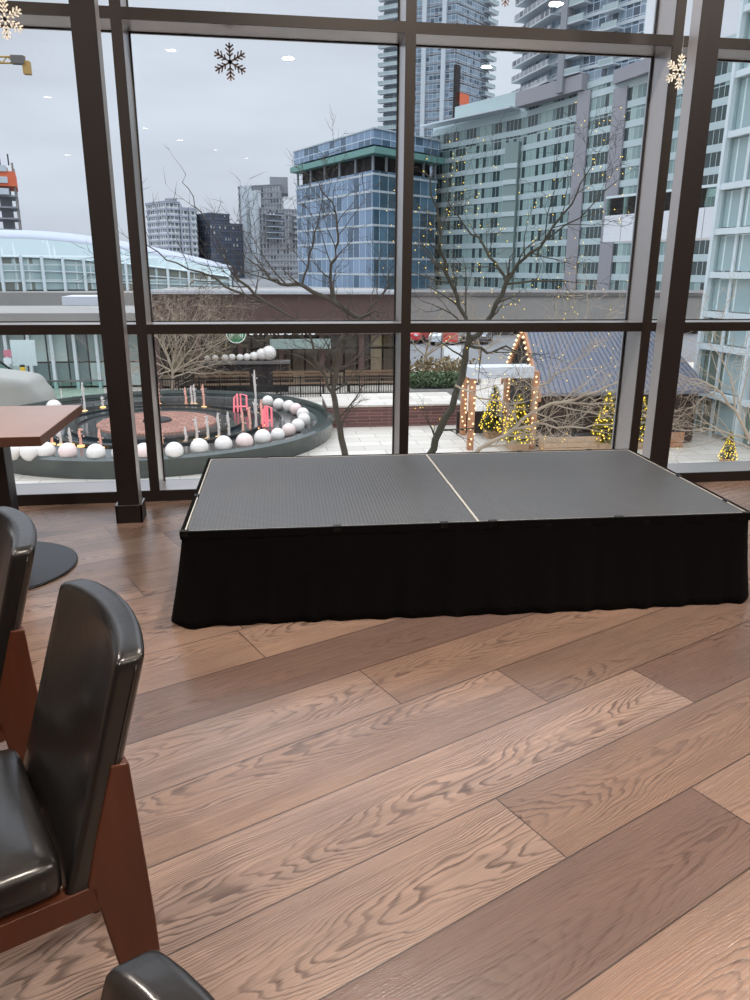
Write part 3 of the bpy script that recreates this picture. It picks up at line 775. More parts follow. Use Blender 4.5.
# tower under construction and crane
b8 = building('bare concrete tower under construction with orange sheeting on top')
D = 260; x0, x1 = -6, 20
pf = [xy(x0, 200, D), xy(x1-3, 200, D), xy(x1-2, 200, D+16), xy(x0, 200, D+16)]
z = G; top8 = zat(10, 166, D); MB().prism(scalepoly(pf, .5), G, top8).build('lift_core', M['slab_m'], b8)
while z < top8:
    MB().prism(scalepoly(pf, 1.05), z, z+.45).build('floor_slab', M['slab_m'], b8)
    for i in range(4):
        p, q = scalepoly(pf, .95)[i], scalepoly(pf, .95)[(i+1) % 4]
        MB().tube([(p[0], p[1], z), (p[0], p[1], z+3.1)], .3, 5).build('column', M['concrete'], b8)
    if z > 20: MB().prism([tuple(Vector(pf[0])*.995+Vector(pf[1])*0), tuple(Vector(pf[0])*.3*.995+Vector(pf[1])*.7*.995), tuple(Vector(pf[0])*.3+Vector(pf[1])*.7), pf[0]], z+.5, z+2.2).build('guard_panel', M['slab_l'], b8)
    z += 3.1
MB().prism(scalepoly(pf, 1.12), top8-5.5, top8-1.5).build('sheeting', M['orange'], b8)
for f in (-.5, 0, .4): MB().tube([(pf[0][0]+(pf[1][0]-pf[0][0])*(f+.5), pf[0][1], top8), (pf[0][0]+(pf[1][0]-pf[0][0])*(f+.5), pf[0][1], top8+3)], .2, 5).build('rebar_post', M['dark'], b8)
cr_ = thing('tower_crane', 'yellow tower crane arm reaching in at the upper left corner', 'crane')
D = 150; A = at(-60, 63, D); B = at(26, 63, D); E1 = at(28, 66, D)
m1 = MB()
for dz in (0, .9): m1.tube([A+Vector((0, 0, dz)), B+Vector((0, 0, dz))], .16, 4)
for k in range(14):
    f = k/14; g_ = (k+1)/14
    m1.tube([A.lerp(B, f)+Vector((0, 0, .9*(k % 2))), A.lerp(B, g_)+Vector((0, 0, .9*((k+1) % 2)))], .1, 4)
m1.build('jib', M['yellow'], cr_)
p = at(18, 60, D); MB().box(p, (2.0, 1.2, 1.2)).build('winch', M['concrete_dark'], cr_)
p = at(27, 68, D); MB().box(p, (1.1, 1.2, 1.9)).build('counterweight', M['yellow'], cr_)
A = at(-40, 63, D); m2 = MB()
for sx in (-.8, .8):
    for sy_ in (-.8, .8): m2.tube([(A.x+sx, A.y+sy_, G), (A.x+sx, A.y+sy_, A.z+3)], .15, 4)
k = 0; z = G
while z < A.z: m2.tube([(A.x-.8, A.y-.8, z), (A.x+.8, A.y-.8, z+2.2)], .1, 4); m2.tube([(A.x+.8, A.y-.8, z), (A.x+.8, A.y+.8, z+2.2)], .1, 4); z += 2.2
m2.build('mast', M['yellow'], cr_)

# station
s = thing('train_station', 'elevated train station with curved white roof and green glass walls', 'train station')
D = 92; N = 28
base = [xy(-60+(230+60)*k/N, 268, D+2*math.sin(k/N*1.5)) for k in range(N+1)]
def hh(k):
    px = -60+290*k/N
    t_ = max(0, (px-20)/210); return 5.0*(1-.74*t_**1.7)
zb = zat(100, 291, D)
H = 6.4
def sec(k):
    f = (hh(k)+1.4)/6.4; y = base[k][1]; x = base[k][0]
    return x, y, f
def sweep(name, prof, m_, uv=True, th=.08):
    b = MB(); n = len(prof)
    for k in range(N+1):
        x, y, f = sec(k)
        for (dy, dz) in prof: b.v.append((x, y+dy*(.4+.6*f), zb+dz*f))
    for k in range(N):
        for j in range(n-1): b.f.append((k*n+j, (k+1)*n+j, (k+1)*n+j+1, k*n+j+1))
    o = b.build(name, m_, s, uvwall=uv, smooth=name == 'roof')
    so = o.modifiers.new('s', 'SOLIDIFY'); so.thickness = th
sweep('glass_wall', [(0, .15), (.0, 3.4)], M['stationglass'])
sweep('canopy_glass', [(-.3, 3.5), (1.4, 5.4)], M['canopyglass'])
sweep('roof', [(1.4, 5.35), (2.4, 5.95), (4.5, 6.4), (8, 6.5), (12, 5.9), (14, 4.5), (14.2, 0)], M['roofwhite'])
for dz in (1.0, 2.1, 3.6):
    b = MB(); b.tube([(sec(k)[0], sec(k)[1]-.12, zb+dz*sec(k)[2]) for k in range(N+1)], .07, 4); b.build('rail', M['white_steel'], s)
for k in range(0, N+1, 2):
    x, y, f = sec(k); MB().bb(x-.13, x+.13, y-.5, y-.1, zb, zb+3.7*f).build('post', M['white_steel'], s)
x0, x1 = base[0][0], base[-1][0]
gw = MB().bb(x0, x1+40, base[0][1]-1.2, base[0][1]+13, zb-1.9, zb).build('guideway', M['concrete'], s)
for px in (-20, 19, 120, 170):
    p = xy(px, 300, D-.5); MB().bb(p[0]-1.1, p[0]+1.1, p[1]-1.3, p[1]+1.3, G, zb-.9).build('pier', M['concrete'], s)
MB().bb(x0, x1+40, base[0][1]+4, base[0][1]+5, G, zb-1.8).build('underpass_wall', M['concrete_dark'], s)
k_ = thing('service_cabin', 'small pale flat-roofed cabin in front of the station guideway', 'cabin')
p = at(64, 300, 60); q = at(112, 300, 60); zc0 = zat(80, 323, 60)-1; zc1 = zat(80, 305, 60)
MB().bb(p.x, q.x, p.y, p.y+3, zc0-1.5, zc1).build('wall', M['f_white'], k_, uvwall=True)
MB().bb(p.x-.1, q.x+.1, p.y-.2, p.y+3.2, zc1, zc1+.6).build('roof', M['ledge'], k_)

# storefront building (brown fascia)
sf = thing('storefront_building', 'low brown building with coffee shop sign and glazed front', 'building')
Y = 36.0; xl = aty(152, 300, Y).x; xr = aty(402, 300, Y).x
zt_ = aty(300, 293, Y).z; zf = -1.55
MB().bb(xl, xr, Y, Y+9, -.1-1.45, zt_).build('fascia', M['brownwall'], sf)
MB().bb(xl-.2, xr+.2, Y-.3, Y+9.2, zt_, zt_+.02).build('roof_deck', M['concrete'], sf)
MB().bb(xl-.2, xr+.2, Y-.3, Y+.0, zt_-.04, zt_+.14).build('roof_ledge', M['ledge'], sf)
MB().bb(xl, xr, Y+.6, Y+9, G, -1.55).build('interior', M['dark'], sf)
W_ = (xr-xl)/6
for k in range(6):
    f = MB(); x = xl+W_*k; f.bb(x+.08, x+W_-.08, Y+.3, Y+.36, G+.1, -1.6); f.build('shop_window', M['storeglass'], sf, uvwall=True)
for k in range(7):
    MB().bb(xl+W_*k-.12, xl+W_*k+.12, Y+.1, Y+.5, G, -1.55).build('pillar', M['brownwall'], sf)
p0 = aty(270, 345, Y-.4); p1 = aty(331, 345, Y-.4)
MB().bb(p0.x, p1.x, Y-.4, Y-.3, aty(300, 348, Y).z, aty(300, 338.3, Y).z).build('menu_panel', M['awning'], sf)
sg = thing('shop_sign', 'white coffee shop lettering on the brown fascia, half behind the transom', 'sign', (0, 0, 0))
cu = bpy.data.curves.new('lettering', 'FONT'); cu.body = 'STARBUCKS'; cu.size = .52; cu.extrude = .03; cu.space_character = 1.12; cu.align_x = 'LEFT'; cu.align_y = 'BOTTOM'
tmp = bpy.data.objects.new('lettering', cu)
lp = aty(249, 337.3, Y-.08); tmp.location = (lp.x, Y-.05, lp.z); tmp.rotation_euler = (PI/2, 0, 0)
cu.materials.append(M['signwhite']); C.objects.link(tmp)
bpy.context.view_layer.update()
tm = bpy.data.meshes.new_from_object(tmp.evaluated_get(bpy.context.evaluated_depsgraph_get()))
to = bpy.data.objects.new('lettering', tm); C.objects.link(to); to.matrix_world = tmp.matrix_world.copy(); to.parent = sg
bpy.data.objects.remove(tmp)
lg = thing('round_logo_sign', 'round green logo sign left of the white shop lettering', 'sign')
lc = aty(236, 333, Y-.12); R_ = .46
def disc(name, m_, r0, r1, y, par_, yy=.05):
    b = MB(); n = 40
    for k in range(n):
        a = 2*PI*k/n; a2 = 2*PI*(k+1)/n
        pts = [(lc.x+r1*math.cos(a), y, lc.z+r1*math.sin(a)), (lc.x+r1*math.cos(a2), y, lc.z+r1*math.sin(a2))]
        if r0 > 0: pts += [(lc.x+r0*math.cos(a2), y, lc.z+r0*math.sin(a2)), (lc.x+r0*math.cos(a), y, lc.z+r0*math.sin(a))]
        else: pts += [(lc.x, y, lc.z)]
        b.ext(pts, (0, yy, 0))
    return b.build(name, m_, par_)
disc('disc', M['green'], 0, R_, lc.y, lg); disc('ring', M['signwhite'], R_*.93, R_, lc.y-.02, lg, .02)
b = MB()
for s_x in (-1, 1):
    for k, r in enumerate((.14, .22, .3)):
        b.tube([(lc.x+s_x*r*math.cos(a)*1.0, lc.y-.02, lc.z+r*math.sin(a)*1.15-.06) for a in [(-.5+2.0*j/7) for j in range(8)]], .014, 5)
b.add(*[[(lc.x-.09, lc.y-.03, lc.z-.02), (lc.x+.09, lc.y-.03, lc.z-.02), (lc.x+.07, lc.y-.03, lc.z+.16), (lc.x-.07, lc.y-.03, lc.z+.16)], [(0, 1, 2, 3)]])
b.build('emblem', M['signwhite'], lg)

# left shops with glass balustrade
ls = thing('shop_arcade', 'glass fronted shop arcade behind a glass balustrade at the left', 'building')
Y = 37; xa, xb = aty(-60, 360, Y).x, aty(143, 360, Y).x
MB().bb(xa, xb, Y, Y+6, G, -.9).build('interior', M['dark'], ls)
n = 9
for k in range(n):
    x = xa+(xb-xa)*k/n; w_ = (xb-xa)/n
    MB().bb(x+.05, x+w_-.05, Y-.1, Y-.04, G+.1, -1.0).build('shop_window', M['shopglass'], ls, uvwall=True)
    MB().bb(x-.07, x+.07, Y-.3, Y-.02, G, -.9).build('post', M['white_steel'], ls)
MB().bb(xa, xb, Y-1.0, Y+6, -1.0, -.55).build('canopy', M['concrete'], ls)
def flat(name, m_, x0p, x1p, y0p, y1p, Y, root=None, th=.05):
    a = aty(x0p, y1p, Y); b_ = aty(x1p, y0p, Y)
    return MB().bb(min(a.x, b_.x), max(a.x, b_.x), Y, Y+th, min(a.z, b_.z), max(a.z, b_.z)).build(name, m_, root)
tag(flat('notice_board', M['posterwhite'], 13, 34, 340, 366, 34.4, None), 'tall white notice board standing in front of the shop arcade', 'board')
tag(flat('poster', M['posterpink'], 4, 11, 350, 357, 34.4), 'small pink and white poster left of the white board', 'poster')
tag(flat('poster', M['white'], 4, 11, 358, 364, 34.4), 'small white poster under the pink one', 'poster')
YB_ = 33.6; a = aty(-30, 383, YB_); bq = aty(104, 383, YB_)
gb = thing('glass_balustrade', 'long frameless glass balustrade in front of the shop arcade', 'balustrade')
zb0 = aty(60, 402, YB_).z
n = 6
for k in range(n):
    x = a.x+(bq.x-a.x)*k/n; MB().bb(x+.03, x+(bq.x-a.x)/n-.03, YB_, YB_+.03, zb0, a.z).build('glass_panel', M['clearglass'], gb)
MB().bb(a.x, bq.x, YB_-.03, YB_+.06, a.z, a.z+.06).build('top_rail', M['steel'], gb)
MB().bb(a.x, bq.x, YB_-.1, YB_+.2, G, zb0).build('kerb', M['concrete'], gb)
hr = thing('escalator_handrail', 'sloping dark handrail descending at the left edge', 'handrail')
P = aty(-30, 340, 33.0); Q = aty(31, 384, 33.2)
MB().tube([P, Q, (Q.x, Q.y, G)], .05, 6).build('rail', M['blackiron'], hr)
MB().ext([(P.x, P.y+.02, P.z-.06), (Q.x, Q.y, Q.z-.06), (Q.x, Q.y, G), (P.x, P.y, G)], (0, .02, 0)).build('side_glass', M['clearglass'], hr)
yp = thing('yellow_post', 'short yellow post beside the sloping handrail', 'post', (aty(26, 395, 32.8).x, 32.8, G))
MB().tube([(0, 0, 0), (0, 0, 1.5)], .1, 10).build('shaft', M['yellowpost'], yp)
MB().tube([(0, 0, 1.5), (0, 0, 1.58)], .1, 10).build('cap', M['blackiron'], yp)
gh = MB(); pp = aty(-8, 402, 31.5)
gh.rbox((4.4, 2.2, 3.0), .5, 8, lambda p: (pp.x+p.x*(1-.25*(p.z+1.3)/2.6)+.2, pp.y+p.y, G+(p.z+1.3)*(1-.22*(p.x+1.8)/3.6*(1 if p.z > 0 else .2))*.62))
tag(gh.build('stone_mound', M['greyhood'], None, True), 'smooth grey rounded mound beside the fountain at the left', 'mound')

# railing in front of the storefront
rl = thing('iron_railing', 'low black iron railing in front of the coffee shop', 'railing')
Yr = 33.3; xa, xb = aty(158, 390, Yr).x, aty(398, 390, Yr).x; zt2 = aty(300, 377, Yr).z
n = 12
for k in range(n):
    m_ = MB(); x = xa+(xb-xa)*k/n; w_ = (xb-xa)/n
    for j in range(8): m_.bb(x+w_*j/8-.012, x+w_*j/8+.012, Yr-.012, Yr+.012, G, zt2)
    m_.bb(x, x+w_, Yr-.02, Yr+.02, zt2-.05, zt2); m_.bb(x, x+w_, Yr-.02, Yr+.02, G+.1, G+.14)
    m_.build('railing_panel', M['blackiron'], rl)
    MB().bb(x-.03, x+.03, Yr-.03, Yr+.03, G, zt2+.06).build('post', M['blackiron'], rl)
# patio tables as light boxes behind the railing
pb = thing('planter_ledge', 'long dark ledge carrying white globes in front of the shop windows', 'ledge')
YL = 34.9; zl = aty(240, 361, YL).z
MB().bb(aty(203, 361, YL).x, aty(290, 361, YL).x, YL-.3, YL+.3, zl-.12, zl).build('top', M['concrete_dark'], pb)
MB().bb(aty(203, 361, YL).x+.1, aty(290, 361, YL).x-.1, YL-.2, YL+.2, G, zl-.12).build('base', M['dark'], pb)

# terrace block with brown tiled face
ter = thing('raised_terrace', 'raised pale terrace with brown slatted tile face beyond the fountain', 'terrace')
zt3 = -3.22; Yt = 26.4
tx0, tx1 = aty(328, 420, Yt).x, aty(462, 420, Yt).x
MB().bb(tx0, tx1, Yt, Yt+2.6, G, zt3-.06).build('tiled_face', M['terrace_face'], ter, uvwall=True)
MB().bb(tx0-.03, tx1+.03, Yt-.03, Yt+2.65, zt3-.06, zt3).build('coping', M['paving'], ter)
# hedge, shrub bed, cars behind
def leafball(b, c, r, n, s_, flat_=1, rnd=random):
    for _ in range(n):
        while True:
            v = Vector((rnd.uniform(-1, 1), rnd.uniform(-1, 1), rnd.uniform(-1, 1)))
            if v.length < 1: break
        p = Vector(c)+Vector((v.x*r[0], v.y*r[1], v.z*r[2])); a = Vector((rnd.gauss(0, 1), rnd.gauss(0, 1), rnd.gauss(0, 1))).normalized()*s_
        q = Vector((rnd.gauss(0, 1), rnd.gauss(0, 1), rnd.gauss(0, 1))).normalized()*s_*.6
        b.add([p-a, p+q, p+a, p-q], [(0, 1, 2, 3)])
Yh = 31; hx0, hx1 = aty(412, 380, Yh).x, aty(461, 380, Yh).x; hz0, hz1 = aty(440, 390, Yh).z, aty(440, 373, Yh).z
hd = thing('clipped_hedge', 'clipped green hedge in a long planter behind the terrace', 'hedge')
b = MB()
for k in range(26):
    leafball(b, (hx0+(hx1-hx0)*(k+.5)/26, Yh+.5, (hz0+hz1)/2), (.25, .7, (hz1-hz0)/2*random.uniform(.85, 1.1)), 90, .1)
b.build('foliage', M['hedge'], hd)['kind'] = 'stuff'
MB().bb(hx0-.1, hx1+.1, Yh-.3, Yh+1.3, G, hz0+.05).build('planter', M['concrete'], hd)
sbp = thing('dry_shrub_bed', 'bed of tawny winter shrubs behind the clipped hedge', 'shrubs')
b = MB()
for k in range(22):
    c = aty(412+58*(k+.5)/22, 368, 37); leafball(b, (c.x, 37+random.uniform(-.6, .6), c.z-.35), (.5, .8, .9), 70, .13)
b.build('foliage', M['shrub'], sbp)['kind'] = 'stuff'
c = aty(412, 380, 37); c2_ = aty(475, 380, 37); MB().bb(c.x, c2_.x, 36, 38.2, G, c.z-.3).build('bed', M['concrete_dark'], sbp)

def car(label, x, y, m_, rz, L=4.3, W=1.75, H=1.45):
    t = thing('car', label, 'car', (x, y, G-.02), rz)
    side = [(-L/2, .3), (-L/2, .75), (-L*.42, .9), (-L*.25, .98), (-L*.12, H), (L*.24, H), (L*.38, .98), (L*.49, .85), (L/2, .6), (L/2, .3)]
    MB().ext([(a, -W/2, b_) for a, b_ in side], (0, W, 0)).build('body', m_, t, bevel=.05)
    glz = [(-L*.225, 1.0), (-L*.115, H-.08), (L*.225, H-.08), (L*.345, 1.0)]
    MB().ext([(a, -W/2-.01, b_) for a, b_ in glz], (0, W+.02, 0)).build('windows', M['dark'], t)
    MB().ext([(-L*.236, -W*.42, 1.0), (-L*.236, W*.42, 1.0), (-L*.132, W*.38, H-.06), (-L*.132, -W*.38, H-.06)], (-.02, 0, .01)).build('windscreen', M['dark'], t)
    for sx in (-1, 1):
        for s2 in (-1, 1):
            yy = s2*(W/2-.1); MB().tube([(sx*L*.31, yy-.11, .32), (sx*L*.31, yy+.11, .32)], .32, 16).build('wheel', M['tyre'], t)
    for s2 in (-1, 1): MB().box((-L/2-.005, s2*W*.36, .68), (.04, .3, .14)).build('headlight', M['white'], t)
p = atz(447, 369, G); car('white car parked beyond the shrub bed', aty(447, 358, 57).x, 57, M['car_white'], PI/2-.5)
p = atz(474, 366, G); car('dark grey car parked right of the white car', aty(478, 358, 58).x, 58, M['car_dark'], PI/2-.4)
p = atz(420, 366, G); car('red car parked left of the white car', aty(419, 358, 59).x, 59, M['car_red'], PI/2-.6)
rs = thing('banner_sign', 'small red banner on a pole above the parked cars', 'sign', (aty(442, 337, 44).x, 44, G))
zz = aty(442, 337, 44).z-G
MB().tube([(0, 0, 0), (0, 0, zz+.4)], .05, 8).build('pole', M['steel'], rs)
MB().bb(.05, .95, -.02, .02, zz-.28, zz+.28).build('panel', M['car_red'], rs)
MB().bb(.15, 1.2, -.02, .02, zz-1.6, zz-.5).build('lower_panel', M['white'], rs)

# concrete viaduct on the right
v = thing('concrete_viaduct', 'long low grey concrete viaduct wall below the pale green offices', 'viaduct')
Yv = 64; xa, xb = aty(392, 300, Yv).x, aty(820, 300, Yv).x; zt4 = aty(520, 296, Yv).z
MB().bb(xa, xb, Yv, Yv+8, zt4-2.2, zt4).build('parapet', M['concrete'], v)
MB().bb(xa, xb, Yv-.15, Yv+8, zt4, zt4+.3).build('coping', M['concrete_dark'], v)
for k in range(6):
    x = xa+(xb-xa)*(k+.5)/6; MB().bb(x-1.2, x+1.2, Yv+1, Yv+5, G, zt4-2.2).build('pier', M['concrete_dark'], v)
MB().bb(xa, xb, Yv+7, Yv+7.5, G, zt4-2).build('rear_wall', M['concrete_dark'], v)

# ---------------- fountain
FC = Vector((-3.88, 27.945)); FC = Vector(xy(158, 428, 1)) ; FC = FC*(26.4/FC.length)
fx, fy = FC
fo = thing('round_fountain', 'large round fountain with dark stone rings and rust brick centre', 'fountain', (fx, fy, G))
RG = aty(312, 420, fy).x-fx-.1
def ring(name, m_, prof, n=96, uv=False, parent=fo):
    b = MB()
    for r, z in prof:
        for k in range(n): b.v.append((r*math.cos(2*PI*k/n), r*math.sin(2*PI*k/n), z))
    for i in range(len(prof)-1):
        for k in range(n):
            k2 = (k+1) % n; b.f.append((i*n+k, i*n+k2, (i+1)*n+k2, (i+1)*n+k))
    return b.build(name, m_, parent, smooth=False, uvwall=uv)
RO = RG+.75
ring('outer_rim', M['rimglass'], [(RO+.02, 0), (RO+.12, .52), (RO+.02, .58), (RO-.12, .58), (RO-.16, .46)])
ring('outer_pool', M['poolwater'], [(RO-.15, .44), (RG+.28, .44)])
ring('globe_shelf', M['greystone'], [(RG+.3, .42), (RG-.95, .42), (RG-.97, .30)])
ring('dark_channel', M['darkstone'], [(RG-.95, .30), (RG-1.5, .28), (RG-1.52, .40), (RG-1.75, .40), (RG-1.77, .28)])
ring('water_ring', M['water'], [(RG-1.76, .30), (2.9, .30), (2.88, .42)])
ring('step_ring', M['darkstone'], [(2.9, .42), (2.55, .42), (2.53, .34)])
ring('inner_channel', M['greystone'], [(2.54, .35), (1.97, .35)])
ring('brick_centre', M['rust'], [(1.98, .34), (1.96, .40), (.01, .44)], uv=True)
ring('drain_cap', M['dark'], [(.5, .43), (.45, .5), (.01, .52)], 24)
# globes on the rim shelf
gi = 0
def globe(x, y, z, r, pink, label, grp):
    t = MB().ball((0, 0, r), r, 20, 12).build('globe_lantern', M['globe_pink'] if pink else M['globe'], None, True)
    t.location = (x, y, z); tag(t, label, 'globe lantern', grp); return t
spots = [(14, 454), (31, 455), (47, 454), (69, 455), (97, 456), (122, 456), (145, 455), (175, 454), (200, 450), (224, 447), (245, 444), (263, 440), (278, 436), (289, 431), (298, 426), (304, 420), (303, 414), (296, 409), (289, 406), (279, 404), (268, 401)]
zg = G+.42
labs = {0: 'globe lantern hidden mostly behind the table pedestal', 2: 'white globe lantern just right of the table pedestal', 3: 'pinkish globe lantern under the table corner', 4: 'white globe lantern immediately left of the steel column',
        5: 'white globe lantern half hidden behind the left steel column', 6: 'globe lantern seen between column and left mullion', 7: 'white globe lantern nearest the left mullion, on its right side',
        20: 'white globe lantern at the far end of the curling string', 19: 'globe lantern second from the far end of the string'}
labs[1] = 'white globe lantern touching the right edge of the table pedestal'
for i, w_ in zip(range(8, 12), ('second', 'third', 'fourth', 'fifth')): labs[i] = w_+' globe lantern to the right of the left mullion in the front row'
for i, w_ in zip(range(12, 19), ('first', 'second', 'third', 'fourth', 'fifth', 'sixth', 'seventh')): labs[i] = w_+' globe lantern of the curl, counted on from the front row'
for i, (px, py) in enumerate(spots):
    p = atz(px, py+6, zg); r = .25 if i < 12 else .215
    globe(p.x, p.y, zg, min(r, .29), i in (3, 6, 10, 13, 17), labs[i], 'globe lanterns on the fountain shelf' if i < 12 else 'globe lanterns in the curl of the fountain string')
p = atz(55, 415, zg); globe(p.x, p.y, zg, .27, False, 'white dome just showing above the far table edge', None)
for i, px in enumerate((207, 215, 225, 232, 240, 247, 254, 262, 269)):
    p = aty(px, 355, YL); r = (.13, .14, .15, .16, .16, .17, .2, .27, .33)[i]
    globe(p.x, YL+random.uniform(-.1, .1), zl, r, False, 'largest white globe on the dark ledge by the shop' if i == 8 else ('second largest white globe on the dark ledge' if i == 7 else ('leftmost', 'second', 'third', 'fourth', 'fifth', 'sixth', 'seventh')[i]+' small white globe of the row on the dark ledge, from the left'), 'globes on the ledge before the coffee shop')
# water jets
def jet(px, py, h, pink, label, grp):
    p = atz(px, py, G+.32)
    t = thing('water_jet', label, 'water jet', (p.x, p.y, G+.32), 0, grp)
    b = MB(); rr = random.Random(int(px*7))
    b.tube([(0, 0, 0), (.015, 0, h*.4), (-.01, .01, h*.75), (0, 0, h)], [.05, .035, .045, .02], 7)
    for k in range(7):
        a = rr.uniform(0, 6.28); q = rr.uniform(.02, .11); b.octa((q*math.cos(a), q*math.sin(a), h*rr.uniform(.3, 1.0)), rr.uniform(.015, .035))
    b.build('water_column', M['jet_pink'] if pink else M['jet'], t)
    MB().lathe([(.11, 0), (.11, .05), (.04, .07)], n=12).build('lamp', M['jetlamp'], t)
ORD = 'first second third fourth fifth sixth seventh eighth ninth tenth eleventh twelfth thirteenth fourteenth fifteenth'.split(); nj = 0
for (px, py, h, pk) in ((52, 445, .45, 1), (61, 446, .5, 0), (71, 446, .55, 0), (81, 447, .55, 1), (101, 449, .6, 1), (162, 445, .45, 1), (186, 443, .5, 0), (197, 441, .75, 0), (208, 440, .75, 0), (219, 438, .8, 0), (229, 437, .8, 0), (243, 433, .75, 1), (250, 431, .8, 1), (256, 429, 1.0, 0), (262, 426, .9, 1)):
    nj += 1; jet(px, py, h, pk, ('pink-lit' if pk else 'white')+' water jet, '+ORD[nj-1]+' from the left on the near side of the fountain', 'water jets on the near side')
nj = 0
for (px, py, h, pk) in ((85, 412, 1.1, 0), (103, 408, .45, 0), (159, 405, .9, 1), (186, 405, .7, 1), (192, 405, .75, 0), (195, 405, .8, 0), (204, 408, .9, 1), (256, 414, 1.6, 0)):
    nj += 1; jet(px, py, h, pk, ('pink-lit' if pk else 'white')+' water jet, '+ORD[nj-1]+' from the left on the far side of the fountain', 'water jets on the far side')
for (x0p, x1p, yb, yt, lab) in ((234, 247, 412, 394, 'small pink lit frame standing at the back of the fountain'), (263, 272, 427, 406, 'taller pink lit frame at the right of the fountain')):
    a = atz(x0p, yb, G+.32); b_ = atz(x1p, yb, G+.32); h = aty(x0p, yt, a.y).z-(G+.32)
    t = thing('light_frame', lab, 'light frame', (a.x, a.y, G+.32)); w_ = b_.x-a.x; m_ = MB()
    m_.tube([(0, 0, 0), (.03, 0, h*.8), (w_*.3, 0, h), (w_*.3, 0, 0)], .035, 6); m_.tube([(w_*.55, 0, 0), (w_*.55, 0, h), (w_, 0, h*.9), (w_, 0, 0)], .035, 6); m_.tube([(0, 0, h*.3), (w_, 0, h*.3)], .03, 6)
    m_.build('tube_outline', M['pinktube'], t)

# ---------------- market hut
hut = thing('market_hut', 'dark timber market hut with ribbed metal roof and bulb-lit gable', 'hut')
YF, YRr, YB = 22.6, 24.2, 25.9
ex0 = aty(540, 392, YF).x; ex1 = aty(700, 392, YF).x; ze = aty(540, 392, YF).z; zr_ = aty(524, 332, YRr).z; zw = ze
rx1 = ex1-.9
b = MB(); th = .1
def slope(y0, z0, y1, z1, xa, xb, xc, xd, m_, name):
    o = MB().ext([(xa, y0, z0), (xb, y0, z0), (xc, y1, z1), (xd, y1, z1)], (0, 0, th)).build(name, m_, hut)
    rb = MB(); n = 32
    for k in range(n+1):
        f = k/n; A = Vector((xa+(xb-xa)*f, y0, z0+th)); B = Vector((xd+(xc-xd)*f, y1, z1+th))
        rb.tube([A, B], .03, 4)
    rb.build('roof_ribs', M['slab_m'] if 0 else M['navy'], o)
slope(YF-.25, ze-.1, YRr, zr_, ex0-.1, ex1+.2, rx1, ex0-.1, M['roofmetal'], 'roof_slope')
slope(YB+.25, ze-.1, YRr, zr_, ex0-.1, ex1+.2, rx1, ex0-.1, M['roofmetal'], 'roof_slope')
MB().ext([(ex1+.2, YF-.25, ze-.1), (ex1+.2, YB+.25, ze-.1), (rx1, YRr, zr_)], (0, 0, th)).build('hip_slope', M['roofmetal'], hut)
n = 5
for k in range(n):
    x0 = ex0+(ex1-ex0)*k/n; x1 = ex0+(ex1-ex0)*(k+1)/n; w_ = MB()
    for j in range(8):
        z0 = G+.05+(ze-G-.05)*j/8; w_.bb(x0+.06, x1-.06, YF, YF+.06, z0+.01, z0+(ze-G-.05)/8-.015)
    w_.build('wall_panel', M['hutwood'], hut)
    MB().bb(x0-.07, x0+.07, YF-.05, YF+.12, G, ze).build('post', M['hutwood'], hut)
MB().bb(ex0+.05, ex1-.05, YF+.08, YB-.1, G, ze-.02).build('body', M['dark'], hut)
MB().ext([(ex0, YF, ze), (ex0, YB, ze), (ex0, YRr, zr_-.05)], (.06, 0, 0)).build('gable', M['dark'], hut)
for (ya, za, yb, zb_) in ((YF-.3, ze-.12, YRr, zr_+.1), (YB+.3, ze-.12, YRr, zr_+.1)):
    MB().ext([(ex0-.14, ya, za-.14), (ex0-.14, ya, za+.1), (ex0-.14, yb, zb_+.1), (ex0-.14, yb, zb_-.14)], (.08, 0, 0)).build('bargeboard', M['litewood'], hut)
    for k in range(12):
        f = (k+.5)/12; MB().octa((ex0-.19, ya+(yb-ya)*f, za+(zb_-za)*f), .05).build('light_bulb', M['bulb'], hut)
for k, (px, yb_) in enumerate(((471, YF-.1), (463, YB-1.2), (533, YF-.2), (505, YB-.8))):
    x = aty(px, 420, yb_).x; zp = aty(px, 371, yb_).z if k != 1 else aty(px, 368, yb_).z
    MB().bb(x-.09, x+.09, yb_-.09, yb_+.09, G, zp).build('porch_post', M['litewood'], hut)
    for j in range(14):
        z = G+.2+(zp-G-.2)*j/14; MB().octa((x+random.uniform(-.1, .1), yb_-.12, z), .035).build('light_bulb', M['bulb'], hut)
pa = aty(470, 372, YF-.2); pb_ = aty(533, 372, YF-.2)
MB().bb(pa.x, pb_.x, YF-.3, YF+.5, aty(500, 378, YF-.2).z, aty(500, 367, YF-.2).z).build('porch_roof', M['ledge'], hut)
MB().bb(pa.x+.3, pb_.x-.2, YB-1.0, YB-.9, G, G+.75).build('back_counter', M['hutwood'], hut)
def planter(x0p, x1p, ytop, ybot, Y, m_, label):
    a = aty(x0p, ybot, Y); b_ = aty(x1p, ytop, Y); t = thing('wooden_planter', label, 'planter', ((a.x+b_.x)/2, Y+.25, G))
    w_ = b_.x-a.x; h = max(.25, b_.z-G)
    m2 = MB()
    for j in range(3): m2.bb(-w_/2, w_/2, -.25, .25, h*j/3+.005, h*(j+1)/3-.01)
    m2.build('box', m_, t); MB().bb(-w_/2+.04, w_/2-.04, -.21, .21, h-.02, h+.01).build('soil', M['dark'], t)
planter(544, 601, 436, 446, YF-.9, M['palewood'], 'long pale wood planter box along the hut wall')
planter(671, 685, 432, 446, YF-.6, M['litewood'], 'short orange-lit planter box right of the hut')

